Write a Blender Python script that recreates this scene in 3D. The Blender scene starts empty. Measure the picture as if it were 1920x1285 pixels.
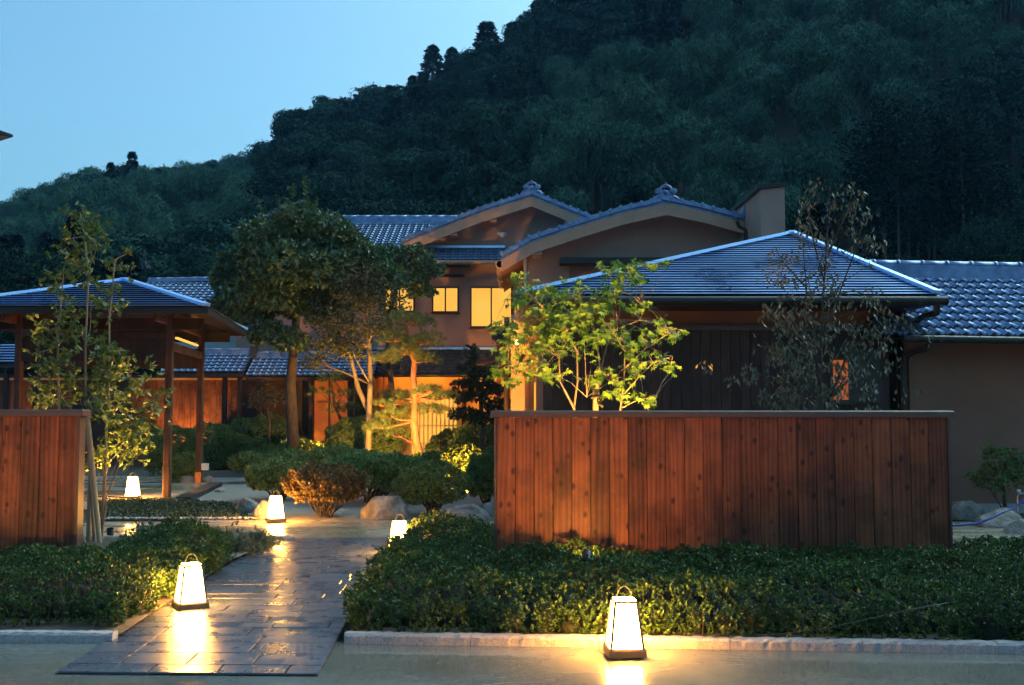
import bpy, bmesh, math, random
import numpy as np
from mathutils import Vector, Matrix, noise as mnoise

random.seed(7)
rng = np.random.default_rng(7)
sc = bpy.context.scene
COL = sc.collection

# ------------------------------------------------------------------ camera, sky, sun, exposure
F, CX, CY, HOR, H = 1920.0, 960.0, 642.5, 765.0, 1.6
PITCH = math.atan((HOR - CY) / F)
cam = bpy.data.objects.new('camera', bpy.data.cameras.new('camera'))
COL.objects.link(cam)
cam.location = (0, 0, H)
cam.rotation_euler = (math.pi / 2 + PITCH, 0, 0)
cam.data.sensor_width = 36.0
cam.data.lens = 36.0 * F / 1920.0
cam.data.clip_end = 3000
sc.camera = cam

SUN_EL, SUN_ROT = 46.0, 56.0
w = bpy.data.worlds.new('World'); sc.world = w; w.use_nodes = True
wn = w.node_tree; bg = wn.nodes['Background']
sky = wn.nodes.new('ShaderNodeTexSky'); sky.sky_type = 'NISHITA'; sky.sun_disc = False
sky.sun_elevation = math.radians(SUN_EL); sky.sun_rotation = math.radians(SUN_ROT)
sky.air_density = 1.0; sky.dust_density = 5.0; sky.ozone_density = 5.0
tint = wn.nodes.new('ShaderNodeMixRGB'); tint.blend_type = 'MULTIPLY'; tint.inputs[0].default_value = 1
tint.inputs[2].default_value = (0.65, 1.03, 1.0, 1)
wn.links.new(sky.outputs[0], tint.inputs[1]); wn.links.new(tint.outputs[0], bg.inputs[0])
bg.inputs[1].default_value = 0.122

sl = bpy.data.lights.new('sun', 'SUN'); so = bpy.data.objects.new('sun', sl); COL.objects.link(so)
sl.energy = 0.08; sl.angle = math.radians(40); sl.color = (1.0, 0.95, 0.9)
_e, _r = math.radians(SUN_EL), math.radians(SUN_ROT)
so.rotation_euler = (-Vector((math.sin(_r)*math.cos(_e), math.cos(_r)*math.cos(_e), math.sin(_e)))).to_track_quat('-Z', 'Y').to_euler()
vs = sc.view_settings
vs.view_transform = 'Standard'; vs.look = 'None'; vs.gamma = 1; vs.exposure = 1.0; vs.use_curve_mapping = False
sc.cycles.max_bounces = 4; sc.cycles.diffuse_bounces = 2; sc.cycles.glossy_bounces = 2
sc.cycles.transmission_bounces = 4; sc.cycles.transparent_max_bounces = 6
sc.cycles.use_denoising = True; sc.cycles.use_light_tree = False
sc.cycles.use_adaptive_sampling = True; sc.cycles.adaptive_threshold = 0.05
sc.cycles.sample_clamp_indirect = 4.0

# ------------------------------------------------------------------ pixel rays (1920x1285 photograph) to places
cp, sp = math.cos(PITCH), math.sin(PITCH)
def ray(x, y):
    dx = (x - CX) / F; dy = (CY - y) / F
    return Vector((dx, cp - dy * sp, sp + dy * cp))
def P(x, y, Y):
    d = ray(x, y); return Vector((0, 0, H)) + d * (Y / d.y)
def G(x, y, z=0.0):
    d = ray(x, y); return Vector((0, 0, H)) + d * ((z - H) / d.z)
def PX(x, Y): return P(x, HOR, Y).x
def PZ(y, Y): return P(CX, y, Y).z

# ------------------------------------------------------------------ objects
WLOC = {}
def wloc(o): return WLOC.get(o.name, Vector((0, 0, 0)))
def tag(o, label=None, cat=None, group=None, kind=None):
    if label: o['label'] = label
    if cat: o['category'] = cat
    if group: o['group'] = group
    if kind: o['kind'] = kind
    return o
def thing(name, label, cat, loc=(0, 0, 0), group=None):
    o = bpy.data.objects.new(name, None); COL.objects.link(o)
    o.empty_display_size = 0.2
    o.location = loc; WLOC[o.name] = Vector(loc)
    return tag(o, label, cat, group)
def link(name, me, parent=None, loc=(0, 0, 0), rot=None, mat=None, kind=None, label=None, cat=None, group=None, scale=None):
    o = bpy.data.objects.new(name, me); COL.objects.link(o)
    if mat is not None and me is not None and not me.materials: me.materials.append(mat)
    loc = Vector(loc); WLOC[o.name] = loc
    if parent is not None:
        o.parent = parent; o.location = loc - wloc(parent)
    else: o.location = loc
    if rot is not None:
        if isinstance(rot, Matrix): o.rotation_euler = rot.to_euler()
        else: o.rotation_euler = rot
    if scale is not None: o.scale = scale
    return tag(o, label, cat, group, kind)

class MB:
    def __init__(s): s.v = []; s.f = []; s.sm = []
    def add(s, vs_, fs_, smooth=False):
        b = len(s.v); s.v += [tuple(v) for v in vs_]
        for f in fs_: s.f.append(tuple(b + i for i in f)); s.sm.append(smooth)
        return s
    def box(s, x0, x1, y0, y1, z0, z1):
        return s.add([(x0,y0,z0),(x1,y0,z0),(x1,y1,z0),(x0,y1,z0),(x0,y0,z1),(x1,y0,z1),(x1,y1,z1),(x0,y1,z1)],
              [(0,3,2,1),(4,5,6,7),(0,1,5,4),(1,2,6,5),(2,3,7,6),(3,0,4,7)])
    def bbox(s, x0, x1, y0, y1, z0, z1, c=0.006):      # box whose vertical front edges are chamfered
        p = [(x0,y1),(x0,y0+c),(x0+c,y0),(x1-c,y0),(x1,y0+c),(x1,y1)]
        return s.prism([(a,b,z0) for a,b in p], (0,0,z1-z0))
    def beam(s, a, b, w_, h_):                         # box along a-b, w across, h up
        a, b = Vector(a), Vector(b); d = (b - a).normalized()
        up = Vector((0,0,1)) if abs(d.z) < .95 else Vector((0,1,0))
        sx = d.cross(up).normalized(); u = sx.cross(d).normalized()
        q = [sx*-w_/2+u*-h_/2, sx*w_/2+u*-h_/2, sx*w_/2+u*h_/2, sx*-w_/2+u*h_/2]
        return s.add([a+k for k in q]+[b+k for k in q], [(3,2,1,0),(4,5,6,7),(0,1,5,4),(1,2,6,5),(2,3,7,6),(3,0,4,7)])
    def prism(s, poly, ext, smooth=False):
        n = len(poly); e = Vector(ext); a = [Vector(p) for p in poly]
        s.add(a + [p + e for p in a], [tuple(range(n-1,-1,-1)), tuple(range(n,2*n))] + [(i,(i+1)%n,n+(i+1)%n,n+i) for i in range(n)], smooth)
        return s
    def tube(s, pts, rad, n=6, cap=True):
        pts = [Vector(p) for p in pts]; m = len(pts)
        if not hasattr(rad, '__len__'): rad = [rad]*m
        vs_ = []; ref = Vector((0.31, 0.93, 0.17))
        for i, p in enumerate(pts):
            t = (pts[min(i+1,m-1)] - pts[max(i-1,0)]).normalized()
            u = t.cross(ref)
            if u.length < 1e-3: u = t.cross(Vector((1,0,0)))
            u.normalize(); v = t.cross(u)
            for k in range(n):
                a = 2*math.pi*k/n; vs_.append(p + (u*math.cos(a) + v*math.sin(a))*rad[i])
        fs_ = [(i*n+k, i*n+(k+1)%n, (i+1)*n+(k+1)%n, (i+1)*n+k) for i in range(m-1) for k in range(n)]
        s.add(vs_, fs_, True)
        if cap: s.add([vs_[k] for k in range(n)], [tuple(range(n-1,-1,-1))]); s.add(vs_[-n:], [tuple(range(n))])
        return s
    def lathe(s, prof, c, n=16):
        vs_ = [(c[0]+r*math.cos(2*math.pi*k/n), c[1]+r*math.sin(2*math.pi*k/n), c[2]+z) for r,z in prof for k in range(n)]
        fs_ = [(i*n+k, i*n+(k+1)%n, (i+1)*n+(k+1)%n, (i+1)*n+k) for i in range(len(prof)-1) for k in range(n)]
        return s.add(vs_, fs_, True)
    def ball(s, c, r, nu=10, nv=6, sq=(1,1,1)):
        prof = [(max(1e-4, math.sin(math.pi*i/nv)), -math.cos(math.pi*i/nv)) for i in range(nv+1)]
        vs_ = [(c[0]+r*sq[0]*q*math.cos(2*math.pi*k/nu), c[1]+r*sq[1]*q*math.sin(2*math.pi*k/nu), c[2]+r*sq[2]*z) for q,z in prof for k in range(nu)]
        fs_ = [(i*nu+k, i*nu+(k+1)%nu, (i+1)*nu+(k+1)%nu, (i+1)*nu+k) for i in range(nv) for k in range(nu)]
        return s.add(vs_, fs_, True)
    def mesh(s, name='m'):
        me = bpy.data.meshes.new(name); me.from_pydata(s.v, [], s.f); me.update()
        me.polygons.foreach_set('use_smooth', s.sm); return me
    def put(s, name, mat, parent=None, **k): return link(name, s.mesh(name), parent, mat=mat, **k)

def quadmesh(name, V, n=4, smooth=False):               # V: (N, n, 3) array of separate n-gons
    V = np.asarray(V, dtype=np.float32); N = V.shape[0]
    me = bpy.data.meshes.new(name)
    me.vertices.add(N*n); me.vertices.foreach_set('co', V.reshape(-1))
    me.loops.add(N*n); me.loops.foreach_set('vertex_index', np.arange(N*n, dtype=np.int32))
    me.polygons.add(N); me.polygons.foreach_set('loop_start', np.arange(0, N*n, n, dtype=np.int32))
    me.update(calc_edges=True); me.validate(); return me

# ------------------------------------------------------------------ materials
def newmat(name):
    m = bpy.data.materials.new(name); m.use_nodes = True
    nt = m.node_tree; return m, nt, nt.nodes['Principled BSDF']
def nd(nt, t, **k):
    n = nt.nodes.new(t)
    for a, b in k.items(): setattr(n, a, b)
    return n
def ramp(nt, src, stops):
    r = nd(nt, 'ShaderNodeValToRGB'); e = r.color_ramp.elements
    while len(e) < len(stops): e.new(0.5)
    for el, (p, c) in zip(e, stops): el.position = p; el.color = (c[0], c[1], c[2], 1) if hasattr(c, '__len__') else (c, c, c, 1)
    nt.links.new(src, r.inputs[0]); return r
def coords(nt, scale=(1,1,1), rnd=False, kind='Object'):
    tc = nd(nt, 'ShaderNodeTexCoord'); mp = nd(nt, 'ShaderNodeMapping'); mp.inputs['Scale'].default_value = scale
    if rnd:
        oi = nd(nt, 'ShaderNodeObjectInfo'); mu = nd(nt, 'ShaderNodeVectorMath', operation='SCALE'); mu.inputs[0].default_value = (37.1, 11.7, 53.3)
        nt.links.new(oi.outputs['Random'], mu.inputs['Scale'])
        ad = nd(nt, 'ShaderNodeVectorMath', operation='ADD'); nt.links.new(tc.outputs[kind], ad.inputs[0]); nt.links.new(mu.outputs[0], ad.inputs[1])
        nt.links.new(ad.outputs[0], mp.inputs['Vector'])
    else: nt.links.new(tc.outputs[kind], mp.inputs['Vector'])
    return mp.outputs[0]
def noisef(nt, vec, scale, detail=4, rough=.55, dist=0):
    n = nd(nt, 'ShaderNodeTexNoise'); n.inputs['Scale'].default_value = scale; n.inputs['Detail'].default_value = detail
    n.inputs['Roughness'].default_value = rough; n.inputs['Distortion'].default_value = dist
    nt.links.new(vec, n.inputs['Vector']); return n.outputs['Fac']
def bump(nt, bs, h, strength=.3, dist=.01):
    b = nd(nt, 'ShaderNodeBump'); b.inputs['Strength'].default_value = strength; b.inputs['Distance'].default_value = dist
    nt.links.new(h, b.inputs['Height']); nt.links.new(b.outputs[0], bs.inputs['Normal'])
def noisy(name, c1, c2, scale=6, rough=.7, b=.2, stretch=(1,1,1), rnd=False, metal=0, spec=.5, r2=None, bscale=None, bdist=.01, mid=None):
    m, nt, bs = newmat(name); v = coords(nt, stretch, rnd); f = noisef(nt, v, scale)
    stops = [(.3, c1), (.7, c2)] if mid is None else [(.25, c1), (.5, mid), (.75, c2)]
    nt.links.new(ramp(nt, f, stops).outputs[0], bs.inputs['Base Color'])
    if r2 is None: bs.inputs['Roughness'].default_value = rough
    else: nt.links.new(ramp(nt, noisef(nt, v, scale*.6), [(.35, rough), (.65, r2)]).outputs[0], bs.inputs['Roughness'])
    bs.inputs['Metallic'].default_value = metal; bs.inputs['Specular IOR Level'].default_value = spec
    if b: bump(nt, bs, noisef(nt, v, bscale or scale*4, 6), b, bdist)
    return m
def glow(name, col, strength, var=None):
    m, nt, bs = newmat(name); bs.inputs['Base Color'].default_value = (.22,.13,.06,1); bs.inputs['Roughness'].default_value = .6
    bs.inputs['Emission Strength'].default_value = strength; bs.inputs['Emission Color'].default_value = (*col, 1)
    if var:
        v = coords(nt); f = noisef(nt, v, var[1], 2)
        nt.links.new(ramp(nt, f, [(.3, col), (.7, var[0])]).outputs[0], bs.inputs['Emission Color'])
    return m
def leafmat(name, cols, rough=.45, trans=.3, spec=.4):
    m, nt, bs = newmat(name); g = nd(nt, 'ShaderNodeNewGeometry')
    n = len(cols); r = ramp(nt, g.outputs['Random Per Island'], [((i+.5)/n, c) for i, c in enumerate(cols)])
    nt.links.new(r.outputs[0], bs.inputs['Base Color']); bs.inputs['Roughness'].default_value = rough
    bs.inputs['Specular IOR Level'].default_value = spec
    if trans:
        t = nd(nt, 'ShaderNodeBsdfTranslucent'); mx = nd(nt, 'ShaderNodeMixShader'); mx.inputs[0].default_value = trans
        nt.links.new(r.outputs[0], t.inputs[0]); nt.links.new(bs.outputs[0], mx.inputs[1]); nt.links.new(t.outputs[0], mx.inputs[2])
        nt.links.new(mx.outputs[0], nt.nodes['Material Output'].inputs[0])
    return m
def woodmat(name, dark, mid, lite, rough=.55, knots=True, red=None):
    m, nt, bs = newmat(name); L = nt.links.new
    v = coords(nt, (1,1,1), True)
    st = nd(nt, 'ShaderNodeMapping'); st.inputs['Scale'].default_value = (1, 1, .09); L(v, st.inputs['Vector'])
    f1 = noisef(nt, st.outputs[0], 9, 3, .5, .6)
    wv = nd(nt, 'ShaderNodeTexWave', wave_type='BANDS', bands_direction='X'); wv.inputs['Scale'].default_value = 7
    wv.inputs['Distortion'].default_value = 9; wv.inputs['Detail'].default_value = 2; wv.inputs['Detail Scale'].default_value = .7
    L(st.outputs[0], wv.inputs['Vector'])
    fine = noisef(nt, st.outputs[0], 110, 2)
    add = nd(nt, 'ShaderNodeMath', operation='MULTIPLY_ADD'); L(wv.outputs['Fac'], add.inputs[0]); add.inputs[1].default_value = .22
    m2 = nd(nt, 'ShaderNodeMath', operation='MULTIPLY'); L(f1, m2.inputs[0]); m2.inputs[1].default_value = .75; L(m2.outputs[0], add.inputs[2])
    oi = nd(nt, 'ShaderNodeObjectInfo')
    a2 = nd(nt, 'ShaderNodeMath', operation='MULTIPLY_ADD'); L(oi.outputs['Random'], a2.inputs[0]); a2.inputs[1].default_value = .3; L(add.outputs[0], a2.inputs[2])
    a3 = nd(nt, 'ShaderNodeMath', operation='MULTIPLY_ADD'); L(fine, a3.inputs[0]); a3.inputs[1].default_value = .16; L(a2.outputs[0], a3.inputs[2])
    r = ramp(nt, a3.outputs[0], [(.36, dark), (.66, mid), (.98, lite)])
    col = r.outputs[0]
    blot = ramp(nt, noisef(nt, v, 2.6, 4, .6), [(.36, (.38,.36,.36)), (.60, (1,1,1))])
    mb = nd(nt, 'ShaderNodeMixRGB', blend_type='MULTIPLY'); mb.inputs[0].default_value = .8; L(col, mb.inputs[1]); L(blot.outputs[0], mb.inputs[2]); col = mb.outputs[0]
    if knots:
        km = nd(nt, 'ShaderNodeMapping'); km.inputs['Scale'].default_value = (9.0, .01, 6.0); L(v, km.inputs['Vector'])
        vo = nd(nt, 'ShaderNodeTexVoronoi'); vo.inputs['Scale'].default_value = 1.0; L(km.outputs[0], vo.inputs['Vector'])
        nz = noisef(nt, v, 30, 2)
        dd = nd(nt, 'ShaderNodeMath', operation='MULTIPLY_ADD'); L(nz, dd.inputs[0]); dd.inputs[1].default_value = .10; L(vo.outputs['Distance'], dd.inputs[2])
        kr = ramp(nt, dd.outputs[0], [(.13, (.16,.15,.17)), (.20, (.36,.32,.32)), (.29, (1,1,1))])
        mx = nd(nt, 'ShaderNodeMixRGB', blend_type='MULTIPLY'); mx.inputs[0].default_value = .9; L(col, mx.inputs[1]); L(kr.outputs[0], mx.inputs[2]); col = mx.outputs[0]
    L(col, bs.inputs['Base Color']); bs.inputs['Roughness'].default_value = rough; bs.inputs['Specular IOR Level'].default_value = .35
    bump(nt, bs, a3.outputs[0], .25, .004)
    return m

M = {}
M['soil'] = noisy('soil', (.035,.026,.018), (.08,.062,.045), 9, .9, .5)
M['fence'] = woodmat('fence_cedar', (.052,.014,.007), (.165,.042,.016), (.29,.082,.029))
M['dark_board'] = woodmat('dark_board', (.018,.010,.009), (.042,.021,.017), (.075,.038,.028), knots=False)
M['post'] = woodmat('post_cedar', (.030,.013,.008), (.078,.032,.019), (.13,.058,.031), knots=False)
M['panel'] = woodmat('gallery_panel', (.06,.022,.009), (.17,.058,.022), (.29,.11,.04))
M['cap'] = noisy('fence_cap', (.055,.030,.026), (.095,.055,.045), 8, .35, .15, (1,20,20))
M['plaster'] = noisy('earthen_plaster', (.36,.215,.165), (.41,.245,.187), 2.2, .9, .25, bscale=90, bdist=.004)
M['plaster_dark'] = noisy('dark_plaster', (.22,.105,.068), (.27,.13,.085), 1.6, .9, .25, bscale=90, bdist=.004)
M['white_plaster'] = noisy('white_plaster', (.55,.56,.58), (.66,.67,.68), 2, .85, .1)
M['barge'] = noisy('painted_barge_board', (.43,.235,.145), (.50,.28,.175), 5, .6, .1)
M['ochre'] = noisy('ochre_plaster', (.44,.29,.11), (.52,.35,.14), 3, .85, .15)
M['tile'] = noisy('smoked_clay_tile', (.10,.155,.29), (.23,.33,.54), 5, .26, .12, rnd=True, r2=.46, bscale=40, bdist=.003, spec=.7, metal=.45)
M['tile_dark'] = noisy('old_dark_tile_and_lip_shade', (.016,.018,.026), (.034,.038,.050), 5, .4, .12, rnd=True, r2=.6)
M['metal'] = noisy('seamed_roof_metal', (.40,.58,1.0), (.46,.66,1.0), 1.2, .24, .04, metal=.9, r2=.40)
M['dark_metal'] = noisy('dark_metal', (.015,.013,.013), (.028,.024,.023), 4, .4, .05, metal=.3)
M['gap'] = noisy('seam_recess_shade', (.008,.010,.022), (.014,.017,.034), 4, .6, 0)  # near-black colour painting the shade under the roof sheet lips
M['copper'] = noisy('copper', (.36,.13,.06), (.5,.19,.09), 6, .35, .1, metal=.9)
M['granite'] = noisy('granite', (.17,.155,.15), (.42,.39,.375), 70, .75, .6, mid=(.36,.33,.33), bscale=60, bdist=.008)
M['slate'] = noisy('wet_slate', (.035,.042,.062), (.075,.086,.115), 7, .20, .45, rnd=True, r2=.42, bscale=120, bdist=.0035, spec=.7)
M['rock'] = noisy('weathered_rock', (.10,.082,.07), (.46,.41,.36), 5.5, .75, .9, mid=(.25,.215,.185), bscale=26, bdist=.05, rnd=True)
M['gravel_bed'] = noisy('garden_gravel', (.16,.145,.13), (.36,.33,.30), 60, .85, .9, mid=(.25,.23,.21), bscale=80, bdist=.02)
M['bark'] = noisy('bark', (.030,.022,.016), (.085,.062,.045), 14, .85, .7, (1,1,.35), bscale=30, bdist=.02)
M['pine_bark'] = noisy('red_pine_bark', (.16,.062,.032), (.34,.15,.08), 12, .8, .8, (1,1,.5), bscale=24, bdist=.03)
M['stem'] = noisy('young_stem', (.15,.115,.075), (.24,.19,.13), 10, .6, .3, (1,1,.3))
M['twig'] = noisy('twig', (.035,.022,.015), (.075,.050,.034), 20, .8, .3)
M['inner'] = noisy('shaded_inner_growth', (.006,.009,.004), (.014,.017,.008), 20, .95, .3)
M['bamboo'] = noisy('weathered_bamboo', (.26,.19,.10), (.38,.29,.17), 5, .5, .2, (1,1,.2))
M['rope'] = noisy('black_rope', (.012,.011,.010), (.03,.026,.022), 40, .9, .5)
M['lantern_wood'] = noisy('lantern_wood', (.085,.050,.030), (.14,.085,.050), 12, .5, .2)
M['paper'] = glow('lantern_paper', (1.0,.44,.07), 120.0)
M['bulb'] = glow('lamp_glass', (1.0,.55,.15), 6.0)
M['strip'] = glow('strip_lamp_cover', (1.0,.42,.06), .8)
M['shoji'] = glow('lit_window_pane', (1.0,.47,.045), .50, ((1.0,.56,.085), 1.3))
M['shoji_dim'] = glow('dim_lit_pane', (1.0,.20,.012), .22, ((.7,.09,.005), 3))
M['frame'] = noisy('window_frame', (.018,.012,.010), (.03,.02,.016), 6, .4, .05)
M['lattice'] = noisy('pale_lattice', (.50,.36,.22), (.60,.45,.28), 6, .5, .1)
M['white_plastic'] = noisy('white_plastic', (.62,.62,.60), (.7,.7,.68), 5, .4, 0)
M['hose'] = noisy('blue_hose', (.02,.03,.22), (.03,.045,.3), 5, .35, 0)
M['cable'] = noisy('black_cable', (.01,.01,.01), (.02,.02,.02), 5, .5, 0)
M['steel'] = noisy('steel', (.45,.45,.45), (.55,.55,.55), 5, .25, 0, metal=1)
M['hill'] = noisy('forest_floor', (.008,.012,.008), (.02,.026,.016), .2, .95, .3)
M['leaf_hedge'] = leafmat('azalea_leaf', [(.022,.050,.014), (.036,.078,.019), (.052,.105,.025), (.070,.13,.030), (.095,.16,.038)], .42, .2)
M['leaf_shrub'] = leafmat('clipped_azalea_leaf', [(.085,.145,.040), (.125,.20,.055), (.165,.245,.068), (.205,.27,.080)], .5, .2)
M['leaf_red'] = leafmat('rusty_azalea_leaf', [(.10,.075,.028), (.18,.085,.032), (.085,.10,.03), (.22,.115,.04)], .5, .2)
M['leaf_tree'] = leafmat('evergreen_oak_leaf', [(.034,.075,.032), (.055,.115,.048), (.080,.155,.066), (.115,.195,.086)], .35, .15, .6)
M['leaf_fine'] = leafmat('holly_leaf', [(.030,.045,.020), (.060,.075,.030), (.095,.10,.040)], .45, .2)
M['leaf_maple'] = leafmat('maple_leaf', [(.050,.125,.014), (.075,.165,.020), (.10,.20,.026), (.14,.23,.032)], .5, .45, .3)
M['leaf_young'] = leafmat('young_tree_leaf', [(.045,.085,.020), (.08,.13,.028), (.12,.16,.035)], .45, .35)
M['leaf_grey'] = leafmat('drooping_grey_leaf', [(.075,.078,.050), (.12,.112,.070), (.17,.14,.086), (.095,.105,.066)], .4, .2)
M['leaf_conifer'] = leafmat('dark_conifer_leaf', [(.012,.030,.018), (.022,.046,.026), (.034,.062,.034)], .5, .1)
M['needle'] = leafmat('pine_needle', [(.055,.095,.030), (.085,.13,.040), (.12,.16,.055)], .5, .25)
M['leaf_juniper'] = leafmat('creeping_juniper', [(.06,.10,.07), (.10,.145,.10), (.13,.17,.12)], .5, .2)
M['moss'] = leafmat('ground_cover_leaf', [(.035,.055,.026), (.055,.075,.034), (.075,.09,.045)], .6, .1)

def wetmat(name, c1, c2, lo, hi, bs_=.05):
    m, nt, bs = newmat(name); L = nt.links.new; v = coords(nt)
    f = noisef(nt, v, .9, 5, .6); g = noisef(nt, v, 30, 3)
    mx = nd(nt, 'ShaderNodeMath', operation='MULTIPLY_ADD'); L(g, mx.inputs[0]); mx.inputs[1].default_value = .25; L(f, mx.inputs[2])
    L(ramp(nt, mx.outputs[0], [(.42, c1), (.80, c2)]).outputs[0], bs.inputs['Base Color'])
    st = nd(nt, 'ShaderNodeMapping'); st.inputs['Scale'].default_value = (.45, 1.1, 1); L(v, st.inputs['Vector'])
    L(ramp(nt, noisef(nt, st.outputs[0], 1.1, 4, .6, .5), [(.40, lo), (.62, hi)]).outputs[0], bs.inputs['Roughness'])
    bs.inputs['Specular IOR Level'].default_value = .6
    bump(nt, bs, noisef(nt, v, 70, 4), bs_, .004)
    return m
M['concrete'] = wetmat('wet_concrete', (.098,.094,.084), (.175,.168,.150), .04, .28)
M['concrete_far'] = wetmat('driveway_concrete', (.24,.20,.135), (.34,.285,.195), .12, .42)

# ------------------------------------------------------------------ ground, paving, kerbs
MB().add([(-600,-60,-.06),(600,-60,-.06),(600,900,-.06),(-600,900,-.06)], [(0,1,2,3)]).put('ground', M['soil'], kind='structure', label='dark bare soil under the garden')
cr0, cr1 = G(645,1204), G(1920,1223)
def curb_y(x): return cr0.y + (x - cr0.x) * (cr1.y - cr0.y) / (cr1.x - cr0.x)
FL, FR, BR, BL = G(104,1261), G(597,1265), G(735,1008), G(506,1010)
MB().add([(-16,-8,-.012),(16,-8,-.012),(16,curb_y(16)+.06,-.012),(-16,curb_y(-16)+.06,-.012)], [(0,1,2,3)]).put('forecourt', M['concrete'], kind='structure', label='wet olive grey concrete forecourt along the kerb')
DY0, DY1 = 12.62, G(700,977).y
MB().add([(-24,DY0,-.010),(24,DY0,-.010),(24,DY1,-.010),(-24,DY1,-.010)], [(0,1,2,3)]).put('driveway', M['concrete_far'], kind='structure', label='wet pale concrete drive crossing behind the hedges')

path = link('path', MB().add([FL,FR,BR,BL], [(0,1,2,3)]).mesh('path'), loc=(0,0,-.008), mat=M['soil'], kind='structure', label='garden path paved with wet dark slate slabs')
def bil(u, v, z): p = FL*(1-u)*(1-v) + FR*u*(1-v) + BR*u*v + BL*(1-u)*v; return Vector((p.x, p.y, z))
plen = (BL - FL).length; pwid = (FR - FL).length
v0 = 0.0; row = 0
while v0 < .999:
    rh = random.choice([.17,.2,.2,.26,.3]); v1 = min(1.0, v0 + rh/plen)
    if v1 > .975: v1 = 1.0
    u0 = 0.0; first = True; off = random.choice([.2,.35,.5,.62])
    while u0 < .999:
        u1 = off if first else min(1.0, u0 + random.choice([.42,.55,.62,.75])/pwid)
        if u1 > .93: u1 = 1.0
        first = False
        ju, jv = .005/pwid, .005/plen; t = .012 + random.uniform(-.001,.001)
        c = bil((u0+u1)/2, (v0+v1)/2, 0)
        q = [bil(u0+ju,v0+jv,0)-c, bil(u1-ju,v0+jv,0)-c, bil(u1-ju,v1-jv,0)-c, bil(u0+ju,v1-jv,0)-c]
        b = MB(); e = .004; cen = sum(q, Vector())/4
        top = [p + (cen-p).normalized()*e + Vector((0,0,t)) for p in q]; mid = [p + Vector((0,0,t-.004)) for p in q]
        b.add([p+Vector((0,0,.001)) for p in q]+mid+top, [(8,9,10,11)]+[(i,(i+1)%4,4+(i+1)%4,4+i) for i in range(4)]+[(4+i,4+(i+1)%4,8+(i+1)%4,8+i) for i in range(4)])
        b.put('slab', M['slate'], path, loc=(c.x,c.y,-.007), rot=(random.uniform(-.0015,.0015),random.uniform(-.0015,.0015),0)); u0 = u1
    v0 = v1; row += 1

def kerb(name, a, b, label, wd=.10, ht=.085, seg=.9):
    a, b = Vector(a), Vector(b); d = (b-a); L = d.length; n = max(1, round(L/seg)); d.normalize(); s = Vector((-d.y, d.x, 0))
    root = thing(name, label, 'kerb', a)
    for i in range(n):
        m = MB(); l = L/n - .004; K = max(6, int(l/.035))
        secs = []
        for k in range(K+1):
            o = d*(l*k/K); j = lambda q: random.uniform(-q,q)
            secs.append([o+s*j(.002), o+s*(j(.004))+Vector((0,0,ht*.82+j(.005))), o+s*(.014+j(.004))+Vector((0,0,ht+j(.004))),
                         o+s*(wd-.012)+Vector((0,0,ht+j(.004))), o+s*wd+Vector((0,0,ht*.85)), o+s*wd])
        vsn = [p for q in secs for p in q]
        fs = [(k*6+t, (k+1)*6+t, (k+1)*6+t+1, k*6+t+1) for k in range(K) for t in range(5)]
        fs += [(0,1,2,3,4,5), tuple(K*6+t for t in (5,4,3,2,1,0))]
        m.add(vsn, fs).put('kerb_stone', M['granite'], root, loc=a + d*(L/n*i))
    return root
e2 = cr0 + (cr1-cr0)*1.35
kerb('granite_kerb', (cr0.x,cr0.y,-.03), (e2.x,e2.y,-.03), 'rough granite kerb along the hedge below the long cedar fence')
kl = G(211,1203); kerb('granite_kerb', (kl.x-4.5, kl.y+.12, -.03), (kl.x,kl.y,-.03), 'rough granite kerb in front of the hedge left of the slate path')
ka, kb = G(250,1011), G(547,1011)
kerb('granite_kerb', (ka.x-1.5, ka.y, -.05), (kb.x, kb.y, -.05), 'thin granite kerb between juniper bed and concrete drive', .09, .085)

# garden beds
MB().add([(-4.4,DY1,-.02),(5,DY1,-.02),(3,24,-.02),(-12,24,-.02),(-14,22,-.02)], [(0,1,2,3,4)]).put('gravel', M['gravel_bed'], kind='structure', label='raked pale gravel of the garden among the shrubs')
pf = [G(-60,938), G(300,938), G(405,908), G(385,893), G(-60,893)]
MB().prism([(p.x,p.y,-.03) for p in pf], (0,0,.04)).put('pavement', M['concrete_far'], kind='structure', label='pale concrete floor under the open gatehouse')
MB().add([(cr0.x+.02,curb_y(cr0.x)+.09,.03),(9,curb_y(9)+.09,.03),(9,12.5,.03),(-1.5,12.5,.03)], [(0,1,2,3)]).put('hedge_bed', M['soil'], kind='structure', label='dark soil bed under the hedge beside the fence')
MB().add([(-12,7.4,.03),(kl.x+.02,kl.y+.1,.03),(BL.x-.03,12.5,.03),(-12,12.5,.03)], [(0,1,2,3)]).put('hedge_bed', M['soil'], kind='structure', label='dark soil bed left of the slate path')

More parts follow.
